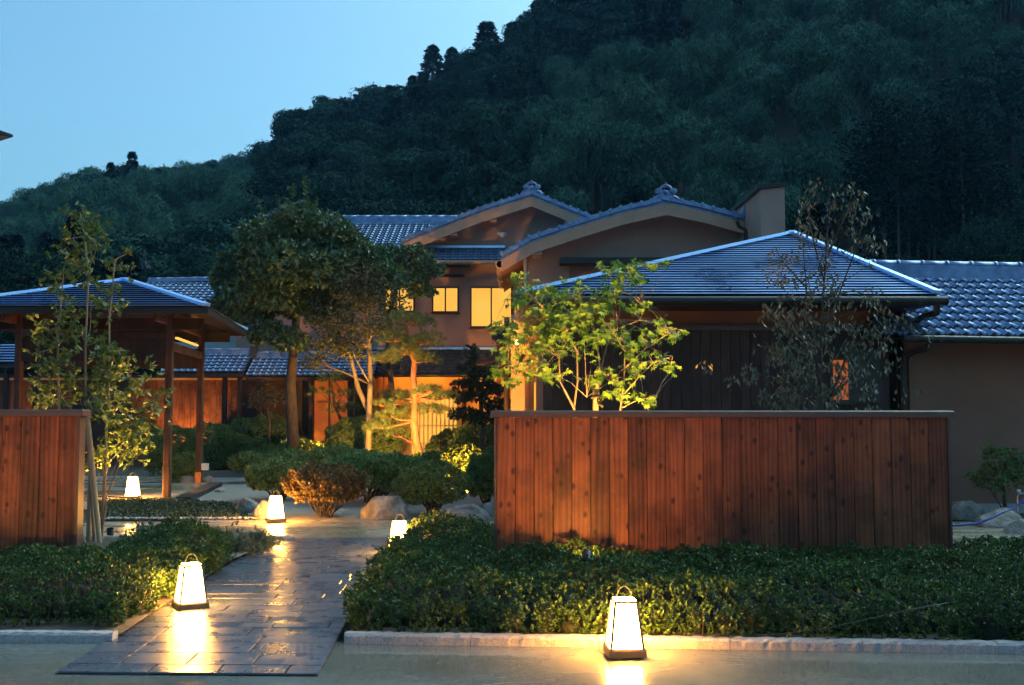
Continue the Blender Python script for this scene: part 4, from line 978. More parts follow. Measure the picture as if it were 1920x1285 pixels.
# b: big evergreen oak
TY_ = 26.5
base = Vector((PX(552,TY_),TY_,0))
root = tree_root('evergreen_oak', 'large cloud pruned evergreen with dark drooping leaves before the inn', base)
tr = [base-Vector((0,0,.05)), P(548,790,TY_), P(545,720,TY_), P(552,640,TY_), P(556,590,TY_), P(560,530,TY_), P(568,470,TY_)]
cl = [pc(560,432,26.5,62), pc(500,455,26.2,62), pc(455,500,26.4,48), pc(610,440,26.8,55), pc(655,470,26.4,50), pc(540,500,25.8,66), pc(600,510,25.9,58), pc(470,545,26,50),
      pc(520,560,26.2,50), pc(690,490,26.6,42), pc(445,600,26.2,34), pc(478,585,27,40), pc(580,570,26.8,50), pc(500,628,26,36), pc(545,640,25.6,32), pc(440,555,26.8,34), pc(630,530,27,40), pc(560,400,26.7,26), pc(425,520,26.3,30), pc(420,575,26.4,28), pc(720,520,26.3,40), pc(660,560,26.2,38), pc(480,480,25.9,44)]
clump_tree(root, tr, .17, .06, cl, M['leaf_tree'], M['bark'], .14, .052, 7, 290, .45, limb_r=.055)
b = MB(); s0 = P(556,625,TY_)
for e in (P(470,628,26), P(440,626,25.6)): b.tube(wob(s0, e, 6, .06), taper(.05,.02,6), 5)
b.put('low_branch', M['bark'], root)
q = [P(x,y,26.6) for x,y in ((540,385),(548,360),(572,352),(575,380),(592,388),(525,390),(490,395))]
root2 = np.array([list(p) for p in q for _ in range(16)])+rng.normal(0,.04,(112,3))*np.array([1,1,3])
link('top_shoots', quadmesh('top_shoots', sprigs(root2, np.tile([0,0,1.],(112,1))+.5*rvec(112), 3, .10, .045)), root, mat=M['leaf_young'], kind='stuff')
# e: dark limb tree to its right
base = Vector((PX(745,28),28,0))
root = tree_root('layered_tree', 'dark layered tree reaching in front of the lit upper windows', base)
tr = [base-Vector((0,0,.05)), P(735,740,28), P(728,650,28), P(735,570,28), P(748,520,28), P(762,490,28)]
clump_tree(root, tr, .10, .04, [pc(775,480,28,40,flat=.5), pc(730,478,28,36,flat=.5), pc(800,505,28,32,flat=.5), pc(765,520,28,40,flat=.5), pc(790,545,28,26,flat=.6), pc(735,515,28.2,34,flat=.6), pc(700,500,28.4,30)], M['leaf_tree'], M['bark'], .12, .048, 7, 280, .35, limb_r=.045)
# c: fine leaved tree with a pale lit trunk
base = Vector((PX(690,25.6),25.6,0))
root = tree_root('holly_tree', 'fine leaved tree with pale slender trunk lit from below', base)
tr = [base-Vector((0,0,.05)), P(692,780,25.6), P(694,720,25.6), P(693,650,25.6), P(688,590,25.6), P(684,540,25.6), P(690,505,25.6)]
clump_tree(root, tr, .085, .03, [pc(690,520,25.6,46), pc(655,555,25.4,42), pc(725,555,25.4,40), pc(690,570,25.2,44), pc(640,610,25.4,44), pc(700,620,25.2,36), pc(735,590,25.8,30), pc(620,650,25.6,42), pc(660,660,25.2,34), pc(600,600,25.8,34), pc(590,680,26,26)], M['leaf_fine'], M['stem'], .062, .034, 6, 300, .1, limb_r=.03, inner=.15, lump=.3)
b = MB(); b.tube([P(700,790,25.8),P(672,730,25.8),P(660,680,25.7),P(640,620,25.6)], [.08,.06,.045,.02], 7); b.put('second_trunk', M['stem'], root)
# d: red pine
base = G(797,871); Yp = 25.2; base = Vector((PX(797,Yp),Yp,0))
root = tree_root('red_pine', 'small red pine with curved orange trunk beside the lattice door', base)
tr = [base-Vector((0,0,.05)), P(792,862,Yp), P(780,830,Yp), P(776,790,Yp), P(779,750,Yp), P(775,710,Yp), P(777,680,Yp), P(768,645,Yp), P(762,610,Yp)]
b = MB(); b.tube(tr, [.115,.11,.10,.092,.085,.078,.07,.05,.03], 9)
Q = []
PN = [(768,605,36,.55),(740,635,32,.55),(795,640,34,.55),(765,660,40,.5),(725,675,26,.5),(805,675,24,.5),(740,600,24,.6),(795,605,22,.6),
      (745,745,34,.35),(800,735,30,.35),(835,745,26,.35),(815,770,30,.35),(735,780,34,.4),(715,800,32,.4),(745,815,26,.5),(850,740,16,.4),(720,760,22,.4),(765,770,26,.4)]
for i,(x,y,r,fl_) in enumerate(PN):
    Yc = Yp + random.uniform(-.5,.3); c, rr = pc(x,y,Yc,r,flat=fl_)
    t = min(range(len(tr)), key=lambda q_: (tr[q_]-c).length); pts = wob(tr[t], c-Vector((0,0,rr[2]*.3)), 6, .14); b.tube(pts, taper(.028,.01,6), 5, False)
    q_, d = shell(int(74*(r/30)**2), c, rr, .1, -.6, .2, i); Q.append(needles(q_, d+np.array([0,0,.9]), 36, .155, .0034))
    for p_ in q_[::5]: b.tube([c-Vector((0,0,rr[2]*.3)), Vector(p_)], [.008,.004], 3, False)
b.put('trunk', M['pine_bark'], root)
link('needles', quadmesh('needles', np.concatenate(Q), 3), root, mat=M['needle'], kind='stuff')
# small pine in the gallery opening
Yq = 27.5; base = Vector((PX(645,Yq),Yq,0))
root = tree_root('garden_pine', 'small dark garden pine silhouetted against the red lit room', base)
tr = [base-Vector((0,0,.05)), P(640,790,Yq), P(628,760,Yq), P(622,725,Yq), P(615,700,Yq)]
b = MB(); b.tube(tr, taper(.06,.02,5), 7); Q = []
for i,(x,y,r) in enumerate([(615,712,26),(600,735,22),(645,740,24),(628,770,22),(660,765,18),(640,705,20)]):
    c, rr = pc(x,y,Yq,r,flat=.4); b.tube(wob(tr[min(4,i%5)], c, 5, .1), taper(.02,.006,5), 4, False)
    q_, d = shell(34, c, rr, .1, -.6, .2, i); Q.append(needles(q_, d+np.array([0,0,.9]), 30, .15, .0034))
b.put('trunk', M['bark'], root); link('needles', quadmesh('needles', np.concatenate(Q), 3), root, mat=M['needle'], kind='stuff')
# holly near the gallery
Yq = 28.3; base = Vector((PX(505,Yq),Yq,0)); root = tree_root('small_evergreen', 'small evergreen with open branches in front of the gallery posts', base)
clump_tree(root, [base, P(505,790,Yq), P(500,745,Yq)], .05, .02, [pc(500,735,Yq,28), pc(525,750,Yq,24), pc(480,755,Yq,22)], M['leaf_fine'], M['bark'], .07, .034, 5, 120, .1, limb_r=.02, inner=.1, lump=.3)
# f: dark layered conifer
Yc = 23.5; base = Vector((PX(905,Yc),Yc,0)); root = tree_root('dark_conifer', 'dark layered yew standing between lattice door and long fence', base)
tr = [base-Vector((0,0,.05)), P(905,800,Yc), P(900,740,Yc), P(893,690,Yc), P(886,655,Yc)]
cl = [pc(886,665,Yc,16,flat=1.2), pc(880,690,Yc,24,flat=.5), pc(905,700,Yc,26,flat=.5), pc(870,722,Yc,26,flat=.4), pc(915,730,Yc,34,flat=.45), pc(885,745,Yc,36,flat=.4), pc(935,760,Yc,32,flat=.45), pc(875,778,Yc,34,flat=.4), pc(915,785,Yc,40,flat=.4), pc(895,715,Yc,28,flat=.5)]
clump_tree(root, tr, .07, .02, cl, M['leaf_conifer'], M['bark'], .065, .022, 8, 620, .0, limb_r=.025, inner=.2)
# h: thin tree with drooping greyish leaves behind the fence
Yh = 11.2; base = Vector((PX(1530,Yh),Yh,0)); root = tree_root('slender_tree', 'slender sparse tree with drooping greyish leaves behind the long fence', base)
b = MB(); Q = []
def whip(pts, r0, r1): b.tube(pts, taper(r0,r1,len(pts)), 6, False); return pts
main = [[(1536,900),(1537,760),(1540,640),(1545,530),(1552,430),(1556,350)], [(1536,900),(1520,740),(1506,640),(1512,540),(1505,455)], [(1536,900),(1560,740),(1590,660),(1618,600)],
        [(1540,640),(1570,560),(1600,480),(1625,400)], [(1545,530),(1520,430),(1512,370)], [(1552,480),(1582,410),(1600,360)], [(1506,640),(1465,600),(1440,575)], [(1506,700),(1455,660),(1430,640)],
        [(1560,740),(1620,690),(1660,640)], [(1536,760),(1480,720),(1415,700)], [(1590,660),(1640,620),(1680,590)], [(1512,540),(1475,500),(1455,470)], [(1545,560),(1600,545),(1640,560)]]
def leafspray(c, n, s, mat_list=Q, L=.075, W=.030):
    q_ = np.array(c)+rng.normal(0,1,(n,3))*s; d = rvec(n)*.7+np.array([0,0,-1.0]); mat_list.append(leaves(q_, d, L*rng.uniform(.7,1.2,n), W))
for j, ln in enumerate(main):
    dz = random.uniform(-.35,.35) if j else 0
    pts = [P(x,y,Yh+dz*i/len(ln)) for i,(x,y) in enumerate(ln)]
    whip(pts, .022 if j < 3 else .011, .004)
    for i in range(len(pts)-1):
        if j < 3 and i == 0: continue
        low = pts[i].z < 2.7
        for t in range(5 if low else 4):
            c = pts[i].lerp(pts[i+1], random.random())+Vector((random.gauss(0,.10),random.gauss(0,.12),random.gauss(0,.05)))
            b.tube([pts[i].lerp(pts[i+1],.4), c], [.005,.002], 3, False); leafspray(c, random.randint(5,10) if low else random.randint(5,9), .045)
for (x,y) in ((1505,455),(1530,345),(1590,350),(1560,385),(1510,375),(1625,400),(1630,445),(1645,460),(1500,430),(1598,380),(1455,480),(1440,520),(1435,585),(1470,560),(1515,560),(1550,580),(1480,590),(1415,700),(1430,745),(1640,565),(1660,590)):
    leafspray(P(x,y,Yh), 14, .05); b.tube([P(x,y,Yh), P(x+(1540-x)*.5,y+40,Yh)], [.003,.005], 3, False)
for k in range(95):
    x = random.gauss(1545,66); y = random.gauss(695,55)
    if 560 < y < 790: leafspray(P(x,y,Yh+random.uniform(-.35,.35)), 9, .05)
b.put('trunk', M['bark'], root); link('crown', quadmesh('crown', np.concatenate(Q)), root, mat=M['leaf_grey'], kind='stuff')
# shrub by the wall on the right
Yr = 15.2; base = Vector((PX(1880,Yr),Yr,0)); root = thing('wall_shrub', 'leafy dark shrub by the plastered wing next to the water tap', 'shrub', base)
clump_tree(root, [base, P(1880,900,Yr), P(1885,870,Yr)], .03, .015, [pc(1890,860,Yr,34), pc(1860,850,Yr,24), pc(1850,905,Yr,30), pc(1900,900,Yr,36), pc(1925,870,Yr,34), pc(1825,895,Yr,14), pc(1870,885,Yr,30)], M['leaf_shrub'], M['twig'], .06, .026, 6, 330, 0, limb_r=.012, inner=.15, lump=.3)

# g: multi stem maple with star leaves
Ym = 11.3; base = Vector((PX(1090,Ym),Ym,0)); root = tree_root('maple', 'bright green multi stemmed maple with star leaves above the long fence', base)
def star(lobes=7):
    pts = []; angs = np.linspace(-2.1, 2.1, lobes); rad = [.45,.72,.92,1.0,.92,.72,.45]
    pts.append((0,-.12,0))
    out = []
    for i in range(lobes):
        out.append((math.sin(angs[i])*rad[i]*.62, math.cos(angs[i])*rad[i]*.62, -.10*rad[i]))
        if i < lobes-1:
            am = (angs[i]+angs[i+1])/2; out.append((math.sin(am)*.27, math.cos(am)*.27, .03))
    return [(0,-.02,0)] + out[::-1]
SV = star(); nS = len(SV)
sm = MB(); sm.add(SV, [tuple(range(nS))]); starme = sm.mesh('leaf'); starme.materials.append(M['leaf_maple'])
b = MB()
stems = [[(1100,990),(1078,770),(1050,715),(1048,670),(1010,625)], [(1100,990),(1076,765),(1083,715),(1082,660),(1062,620),(1045,570)], [(1110,990),(1120,760),(1125,690),(1118,630),(1105,590),(1080,560)],
         [(1125,700),(1140,640),(1160,600),(1165,545),(1175,500)], [(1150,990),(1163,770),(1170,715),(1172,660),(1160,640)], [(1165,745),(1200,705),(1225,680),(1262,668)], [(1172,690),(1215,650),(1255,625),(1280,620)],
         [(1078,765),(1050,715),(1020,690),(975,680)], [(1048,670),(1000,640),(955,640)], [(1045,600),(1000,560),(970,530)], [(1166,765),(1195,750),(1228,745)], [(1118,640),(1150,620),(1200,600),(1210,575)], [(1062,620),(1020,590),(965,600)], [(1125,700),(1145,715),(1100,745)]]
ends = []
for j, ln in enumerate(stems):
    off = random.uniform(-.5,.5); n_ = len(ln)
    pts = [P(x,y,Ym+off*(i/n_)) for i,(x,y) in enumerate(ln)]
    b.tube(pts, taper(.016 if j in (0,1,2,4) else .008, .004, n_), 6, False)
    ends.append(pts)
b.put('trunk', M['stem'], root)
spots = []
blobs = [(985,545,26,14),(1000,575,30,16),(1040,560,36,26),(1060,590,36,30),(1020,610,38,30),(1080,545,32,20),(1110,575,36,26),(1140,570,30,20),(1160,515,30,24),(1185,505,26,16),(1150,545,22,10),(1200,525,14,6),(970,520,16,8),(975,640,34,24),(1010,650,38,30),(1050,640,36,26),(960,610,20,10),(980,690,34,22),(1025,690,30,18),(1100,640,34,26),(1135,620,34,28),(1165,630,26,18),(1090,600,30,20),
         (1200,640,26,14),(1235,630,24,14),(1255,625,14,8),(1275,625,12,7),(1190,690,22,12),(1180,660,18,10),(1235,675,18,10),(1260,690,14,9),(1165,735,22,14),(1130,705,26,14),(1110,715,16,8),(1155,710,18,8),(1200,750,16,7),(1225,748,10,4),(1240,600,10,5),(1190,575,18,8),(1210,570,10,5),(945,660,18,9),(935,700,16,8),(930,610,14,5),(1045,705,22,8),(1250,490,8,3),(1225,500,10,4),(1130,500,12,5),(965,565,14,7),(1185,705,10,4),(1140,740,14,6),(1020,545,16,8),(955,720,12,5)]
for (x,y,r,n_) in blobs:
    for _ in range(int(n_*2.0)):
        spots.append(P(x+random.gauss(0,r*.55), y+random.gauss(0,r*.42), Ym+random.gauss(0,.32)))
spots.sort(key=lambda p: p.y)
restm = MB(); SM = [Vector(v) for v in SV]
for i, p in enumerate(spots):
    az = random.uniform(0, 2*math.pi); tl = random.gauss(.75,.35); s_ = random.uniform(.08,.135)
    R = Matrix.Rotation(az,3,'Z') @ Matrix.Rotation(-tl,3,'X') @ Matrix.Rotation(random.gauss(0,.35),3,'Y')
    if i < 290: link('leaf', starme, root, loc=p, rot=R, scale=(s_,)*3)
    else: restm.add([R @ (v*s_) + p for v in SM], [tuple(range(nS))])
restm.put('foliage', M['leaf_maple'], root, kind='stuff')
tw_ = MB()
allp = [q for e in ends for q in e]
for p in spots[::3]:
    t = min(allp, key=lambda q: (q-p).length); tw_.tube([t, t.lerp(p,.5)+Vector((0,0,.03)), p], [.004,.003,.0015], 3, False)
tw_.put('twigs', M['stem'], root, kind='stuff')
st = thing('tree_stake', 'short pale wooden stake tied to the bright maple with black rope', 'stake', (PX(1115,Ym-.05),Ym-.05,0))
MB().tube([(PX(1114,Ym-.05),Ym-.06,-.02),P(1117,719,Ym-.05)], .032, 10).put('pole', M['bamboo'], st)
MB().tube([P(1108,746,Ym-.09),P(1120,743,Ym-.1),P(1128,750,Ym-.05),P(1122,757,Ym-.09),P(1130,762,Ym-.06)], .018, 6).put('rope', M['rope'], st)

# a: three staked young trees left
def young(xs_, Y, label, sprays, lean=0):
    base = Vector((PX(xs_[0][0],Y),Y,0)); root = tree_root('young_tree', label, base, 'staked young trees by the fence')
    pts = [P(x,y,Y) for x,y in xs_]; pts[0].z = -.02
    b = MB(); b.tube(pts, taper(.022,.006,len(pts)), 7); Q = []
    for (x,y,r,n_) in sprays:
        n_ = max(4, int(n_*.85)); c = P(x,y,Y+random.uniform(-.4,.4)); t = min(pts, key=lambda q: (q-c).length + max(0,q.z-c.z)*2)
        w_ = wob(t, c, 5, .08); b.tube(w_, taper(.008,.003,5), 4, False)
        rr = r*Y/1920
        q_ = np.array(c)+rng.normal(0,1,(n_,3))*np.array([rr*.6,rr*.65,rr*.55])
        for k in q_[::6]: b.tube([w_[3], Vector(k)], [.003,.0015], 3, False)
        ax = rvec(n_)*np.array([1,1,.35])+np.array([0,0,-.1])
        Q.append(sprigs(q_, ax, 4, .085, .040, 1.0))
    b.put('trunk', M['stem'], root); link('crown', quadmesh('crown', np.concatenate(Q)), root, mat=M['leaf_young'], kind='stuff')
young([(178,1010),(170,900),(160,780),(160,650),(166,520),(158,440),(150,400)], 12.2, 'tallest staked young tree rising above the gatehouse roof', [(150,405,22,26),(170,425,24,24),(135,470,26,26),(165,470,24,24),(125,450,16,12),(180,450,16,12),(150,500,20,16),(165,530,14,10),(175,560,14,10),(150,620,24,16),(185,640,20,14),(140,700,30,24),(180,720,34,30),(205,690,26,20),(190,760,34,30),(160,500,20,12)])
young([(160,1008),(128,880),(110,760),(108,650),(115,560),(120,500)], 12.0, 'thin young tree nearest the cut off fence with leaves before the gatehouse', [(118,510,22,16),(105,545,20,14),(120,560,18,14),(85,610,26,20),(110,630,26,20),(75,660,24,18),(125,660,26,18),(95,710,30,26),(120,740,30,26),(70,740,26,20),(140,600,20,12),(110,585,20,12),(100,690,20,12)])
young([(190,1012),(195,930),(200,800),(205,700),(205,600),(212,530),(215,490)], 12.4, 'young tree with yellow lit leaves leaning over the gatehouse lantern', [(215,500,22,16),(205,545,22,18),(212,580,22,18),(240,470,14,7),(200,650,18,14),(205,690,20,26),(190,705,16,16),(215,670,16,14),(195,735,20,20),(225,800,34,40),(260,790,30,30),(240,830,36,44),(205,850,26,24),(180,860,20,30),(265,840,26,20),(220,760,30,26),(285,770,24,16),(195,660,18,16),(260,700,34,24),(240,735,30,22),(300,750,20,10)])
b = MB(); b.tube([P(190,1012,12.35),P(200,930,12.35),P(225,870,12.3),P(255,815,12.3)], [.014,.013,.010,.005], 6)
b.put('branch', M['stem'], root)
for (xa_,ya_,xb_,yb_,Y_,lab) in ((188,1008,164,778,12.1,'pale bamboo stake slanting beside the fence end'),(166,1008,172,840,12.25,'darker upright bamboo stake behind the slanting one')):
    s_ = thing('bamboo_stake', lab, 'stake', (PX(xa_,Y_),Y_,0)); b0 = P(xa_,ya_,Y_); b0.z = -.02
    MB().tube([b0, P(xb_,yb_,Y_)], .030, 9).put('pole', M['bamboo'], s_)
    for t in (.25,.5,.75): c = b0.lerp(P(xb_,yb_,Y_),t); d = (P(xb_,yb_,Y_)-b0).normalized(); MB().tube([c-d*.006,c+d*.006], .034, 9).put('node_ring', M['bamboo'], s_)

# juniper clumps at the bed corner
for i,(x,yb,r,lab) in enumerate([(440,1040,.26,'silvery creeping juniper clump on gravel at the slate path edge'),(478,1030,.24,'silvery creeping juniper clump nearest the drive lantern'),(405,1022,.26,'feathery juniper clump at the back of the lit hedge'),(275,1015,.2,'small upright juniper tuft near the bamboo stakes')]):
    p = G(x,yb); root = thing('juniper', lab, 'shrub', (p.x,p.y,0)); q_ = np.array([p.x,p.y,.08])+rng.normal(0,1,(260,3))*np.array([r*.55,r*.5,.05])
    q_[:,2] = np.abs(q_[:,2]); d = (q_-np.array([p.x,p.y,-.1])); link('foliage', quadmesh('foliage', sprigs(q_, d, 9, .06, .010, .7)), root, mat=M['leaf_juniper'], kind='stuff')
    b = MB(); [b.tube([(p.x,p.y,0), Vector(k)], [.008,.003], 3, False) for k in q_[::14]]; b.put('stems', M['twig'], root)
gv = MB(); gpoly = [(q3.x,q3.y),(G(470,1040).x,G(470,1040).y),(G(498,1012).x,12.3),(G(430,1012).x,12.3)]
gg = MB().add([(x,y,.036) for x,y in gpoly],[(0,1,2,3)]).put('gravel_strip', M['gravel_bed'], kind='structure', label='pale gravel strip between juniper and slate path')

# leafy plant lit at the fence foot
Yl = 9.2; c = P(1092,1062,Yl); root = thing('lit_plant', 'broad leaved plant lit by a hidden spotlight at the fence foot', 'plant', (c.x,c.y,0))
q_ = np.array(c)+rng.normal(0,1,(46,3))*np.array([.11,.07,.07]); link('leaves', quadmesh('leaves', leaves(q_, rvec(46)+np.array([0,-.4,.5]), .085, .055)), root, mat=M['leaf_maple'], kind='stuff')
b = MB(); [b.tube([(c.x,c.y,.02), Vector(k)], [.006,.003], 4, False) for k in q_[::2]]; b.put('stems', M['twig'], root)

# hose, tap, cables
tap = P(1908,935,15.0)
tp = thing('water_tap', 'slim steel garden tap standing behind the pale boulders', 'tap', (tap.x,15.0,0))
MB().tube([(tap.x,15.0,-.02),(tap.x,15.0,.30),(tap.x+.02,14.98,.36),(tap.x+.08,14.95,.36),(tap.x+.10,14.94,.31)], .016, 8).put('standpipe', M['steel'], tp)
MB().ball((tap.x+.02,15.0,.39), .03, 8, 6).put('knob', M['white_plastic'], tp)
hp = [P(1770,986,13.4),P(1800,985,13.4),P(1832,982,13.4),P(1860,971,13.45),P(1888,957,13.55),P(1903,953,13.8),Vector((tap.x+.10,14.94,.31))]
hp = [hp[0]] + [hp[i].lerp(hp[i+1], t) for i in range(len(hp)-1) for t in (.33,.66,1)]
link('garden_hose', MB().tube(hp, .016, 7).mesh('hose'), mat=M['hose'], label='blue garden hose curling over the pale stones', cat='hose')
link('power_cable', MB().tube([P(1335,1194,7.03),P(1450,1190,6.98),P(1540,1181,6.96),P(1620,1163,6.95),P(1700,1145,6.95),P(1770,1132,6.98),P(1800,1128,7.2)], .0035, 5).mesh('cable'), mat=M['cable'], label='thin black cable running through the hedge from the kerb lantern', cat='cable')
link('power_cable', MB().tube([G(160,931,.02),G(200,931,.02),G(225,933,.02),G(243,934,.02)], .012, 5).mesh('cable'), mat=M['cable'], label='black cable on the gatehouse floor leading to its lantern', cat='cable')

# ------------------------------------------------------------------ garden spotlights
spot((PX(212,12.75),12.75,.12), P(185,600,12.2), 800, 80, 'small black spotlight under the staked young trees')
spot((PX(1150,10.5),10.5,.15), P(1125,570,11.5), 1300, 75, 'hidden spotlight under the bright maple')
for x in (352, 402): spot((PX(x,30.15),30.15,.12), (PX(x,30.55),30.6,1.9), 300, 100, 'small uplight washing the gallery panels near the upright stone' if x == 402 else 'small uplight washing the gallery panels behind the nearer post', (1,.42,.08))
spot((PX(35,30.15),30.15,.12), (PX(35,30.55),30.6,1.9), 130, 100, 'small uplight washing panels behind the gatehouse', (1,.42,.08))
spot((PX(592,27.2),27.2,.10), P(592,790,28.2), 450, 120, 'small spotlight in the lit shrub before the gallery')
spot((PX(700,24.6),24.6,.12), P(690,640,25.6), 300, 70, 'spotlight at the foot of the pale trunked tree')
spot((PX(742,23.0),23.0,.62), P(732,775,25.0), 850, 85, 'spotlight aimed at the red pine boughs')
spot((PX(868,19.3),19.3,.22), P(862,860,20.6), 650, 120, 'spotlight in the yellow lit shrub')
spot((PX(795,23.4),23.4,.55), P(782,730,25.2), 330, 80, 'spotlight at the foot of the red pine', (1,.42,.10))
spot((PX(1100,8.55),8.55,.40), P(1110,930,9.45), 30, 120, 'small spotlight hidden in the hedge at the fence foot')
spot((PX(925,26.3),26.3,PZ(628,26.3)), P(943,488,26.6), 22, 36, 'uplight under the curved gable eave', (1,.42,.08))

# ------------------------------------------------------------------ wooded hill
SK = [(-1400,420),(-600,410),(-200,395),(0,368),(90,330),(150,302),(250,296),(330,290),(400,280),(470,272),(520,245),(560,216),(640,190),(720,178),(770,165),(800,150),(850,125),(900,90),(960,60),(1060,0),(1200,-90),(1400,-170),(1700,-230),(2000,-240),(2600,-200),(3400,-100)]
def sky_y(x): return float(np.interp(x, [s[0] for s in SK], [s[1] for s in SK]))
def Rr(x): return float(np.interp(x, [-1400,430,560,1060,2000,3400],[190,185,135,120,120,130]))
R0 = 50.0
def hill_pt(x, t, back=False):
    """x: picture column giving the azimuth, t: 0 at the foot, 1 on the ridge"""
    R = Rr(x); zr_ = PZ(sky_y(x), R) - float(np.interp(x,[430,560],[9.0,5.4]))
    Yd = R0 + (R-R0)*t
    z = zr_*(t**.92) if t <= 1 else zr_*(1-(t-1)*.8)
    p = P(x, HOR, Yd); z += 1.6*math.sin(p.x*.13)*math.cos(Yd*.11)*min(1,t*3)
    return Vector((p.x, Yd, z-.3*(1-min(1,t*4))))
m = MB(); nx, nt_ = 120, 40; xs_ = np.linspace(-1400,3400,nx); ts_ = np.linspace(0,1.5,nt_)
m.add([hill_pt(x,t) for t in ts_ for x in xs_], [(j*nx+i, j*nx+i+1, (j+1)*nx+i+1, (j+1)*nx+i) for j in range(nt_-1) for i in range(nx-1)], True)
m.put('hill', M['hill'], kind='structure', label='steep wooded hillside behind the inn')

def fmat(name, cols, var=.5):
    m, nt, bs = newmat(name); g = nd(nt,'ShaderNodeNewGeometry'); oi = nd(nt,'ShaderNodeObjectInfo'); L = nt.links.new
    a = nd(nt,'ShaderNodeMath',operation='MULTIPLY'); L(g.outputs['Random Per Island'],a.inputs[0]); a.inputs[1].default_value = 1-var
    b = nd(nt,'ShaderNodeMath',operation='MULTIPLY_ADD'); L(oi.outputs['Random'],b.inputs[0]); b.inputs[1].default_value = var; L(a.outputs[0],b.inputs[2])
    n = len(cols); r = ramp(nt, b.outputs[0], [((i+.5)/n,c) for i,c in enumerate(cols)]); L(r.outputs[0], bs.inputs['Base Color'])
    bs.inputs['Roughness'].default_value = .95; bs.inputs['Specular IOR Level'].default_value = .05
    return m
M['f_broad'] = fmat('forest_broadleaf', [(.007,.023,.019),(.013,.040,.030),(.022,.062,.043),(.038,.090,.058)])
M['f_bamboo'] = fmat('forest_bamboo', [(.026,.070,.050),(.045,.108,.070),(.070,.145,.088)])
M['f_cedar'] = fmat('forest_cedar', [(.007,.018,.018),(.012,.028,.025),(.019,.040,.031)])
def proto_broad(seed, h=8.0, r=3.2, n=3600):
    rr = random.Random(seed); Q = []; b = MB(); b.tube([(0,0,-1.5),(0.1,0,h*.35),(0,.1,h*.7)], [.25,.18,.08], 6)
    nc = 15
    for i in range(nc):
        a = rr.uniform(0,6.28); q = rr.uniform(.0,1); f = rr.uniform(.25,.75); z = h*(.38+.5*q)
        k = r*f*(1-.55*max(0,q-.35)); c = (math.cos(a)*k, math.sin(a)*k, z); s = rr.uniform(.32,.5)*r
        p, d = shell(n//nc, c, (s,s,s*.8), .8, -.6, .16, i+seed); Q.append(leaves(p, np.cross(d, rvec(len(p)))+.25*rvec(len(p)), rng.uniform(.30,.55,len(p)), .30, nrm=d+.35*rvec(len(p))))
        b.tube([(0,0,h*.4),c], [.09,.03], 4, False)
    return b, np.concatenate(Q)
def proto_bamboo(seed, h=9.0, n=5200):
    rr = random.Random(seed); Q = []; b = MB()
    for i in range(7):
        a = rr.uniform(0,6.28); k = rr.uniform(.2,1.0); bx, by = math.cos(a)*k, math.sin(a)*k; hh = h*rr.uniform(.8,1.05); la = rr.uniform(0,6.28); ln = rr.uniform(.8,1.8)
        pts = [Vector((bx+math.cos(la)*ln*(t**2.4), by+math.sin(la)*ln*(t**2.4), -1+(hh+1)*t-.9*max(0,t-.75)*4*ln*.5)) for t in [j/9 for j in range(10)]]
        b.tube(pts, taper(.06,.015,10), 5, False)
        m_ = n//7; t = rng.uniform(.38,1,m_); idx = np.clip((t*9).astype(int),0,8); fr = t*9-idx; PA = np.array([list(p) for p in pts])
        pos = PA[idx]*(1-fr[:,None])+PA[idx+1]*fr[:,None]; sp_ = .95*np.sin(np.pi*np.clip((t-.33)/.72,0,1))**.7
        rd = rvec(m_)*np.array([1,1,.45]); pos = pos + rd*(sp_*1.15*rng.uniform(.2,1,m_))[:,None] + np.array([0,0,-.2])*sp_[:,None]
        Q.append(leaves(pos, rd*1.0+.6*rvec(m_)+np.array([0,0,-.5]), rng.uniform(.24,.42,m_), .13, nrm=rd+np.array([0,0,.6])+.3*rvec(m_)))
    return b, np.concatenate(Q)
def proto_cedar(seed, h=11.0, n=2200):
    rr = random.Random(seed); b = MB(); b.tube([(0,0,-1.5),(0,0,h*.5),(0,0,h*.97)], [.24,.15,.03], 6)
    t = rng.uniform(0,1,n)**.75; a = rng.uniform(0,6.28,n); lay = np.floor(t*13)
    z = h*(.22+.78*t); rad = (2.0*(1-t)**.75+.12)*(.65+.35*np.sin(a*5+lay*2.1+seed))*rng.uniform(.55,1,n)
    p = np.stack([np.cos(a)*rad, np.sin(a)*rad, z-.25*rad+.15*np.sin(lay*3)],1)
    d = np.stack([np.cos(a),np.sin(a),rng.uniform(-.2,.5,n)],1)+.4*rvec(n)
    return b, leaves(p, d, rng.uniform(.35,.6,n), .22)
def proto_mesh(name, pr, leafm):
    b, Q = pr; nb_, nf = len(b.v), len(b.f); nq = len(Q)
    me = bpy.data.meshes.new(name); V = np.concatenate([np.array(b.v,dtype=np.float32).reshape(-1,3), Q.reshape(-1,3).astype(np.float32)])
    fs = b.f + [tuple(nb_+4*i+j for j in range(4)) for i in range(nq)]
    me.from_pydata(V.tolist(), [], fs); me.materials.append(M['bark']); me.materials.append(leafm)
    me.polygons.foreach_set('material_index', [0]*nf+[1]*nq); me.update(); return me
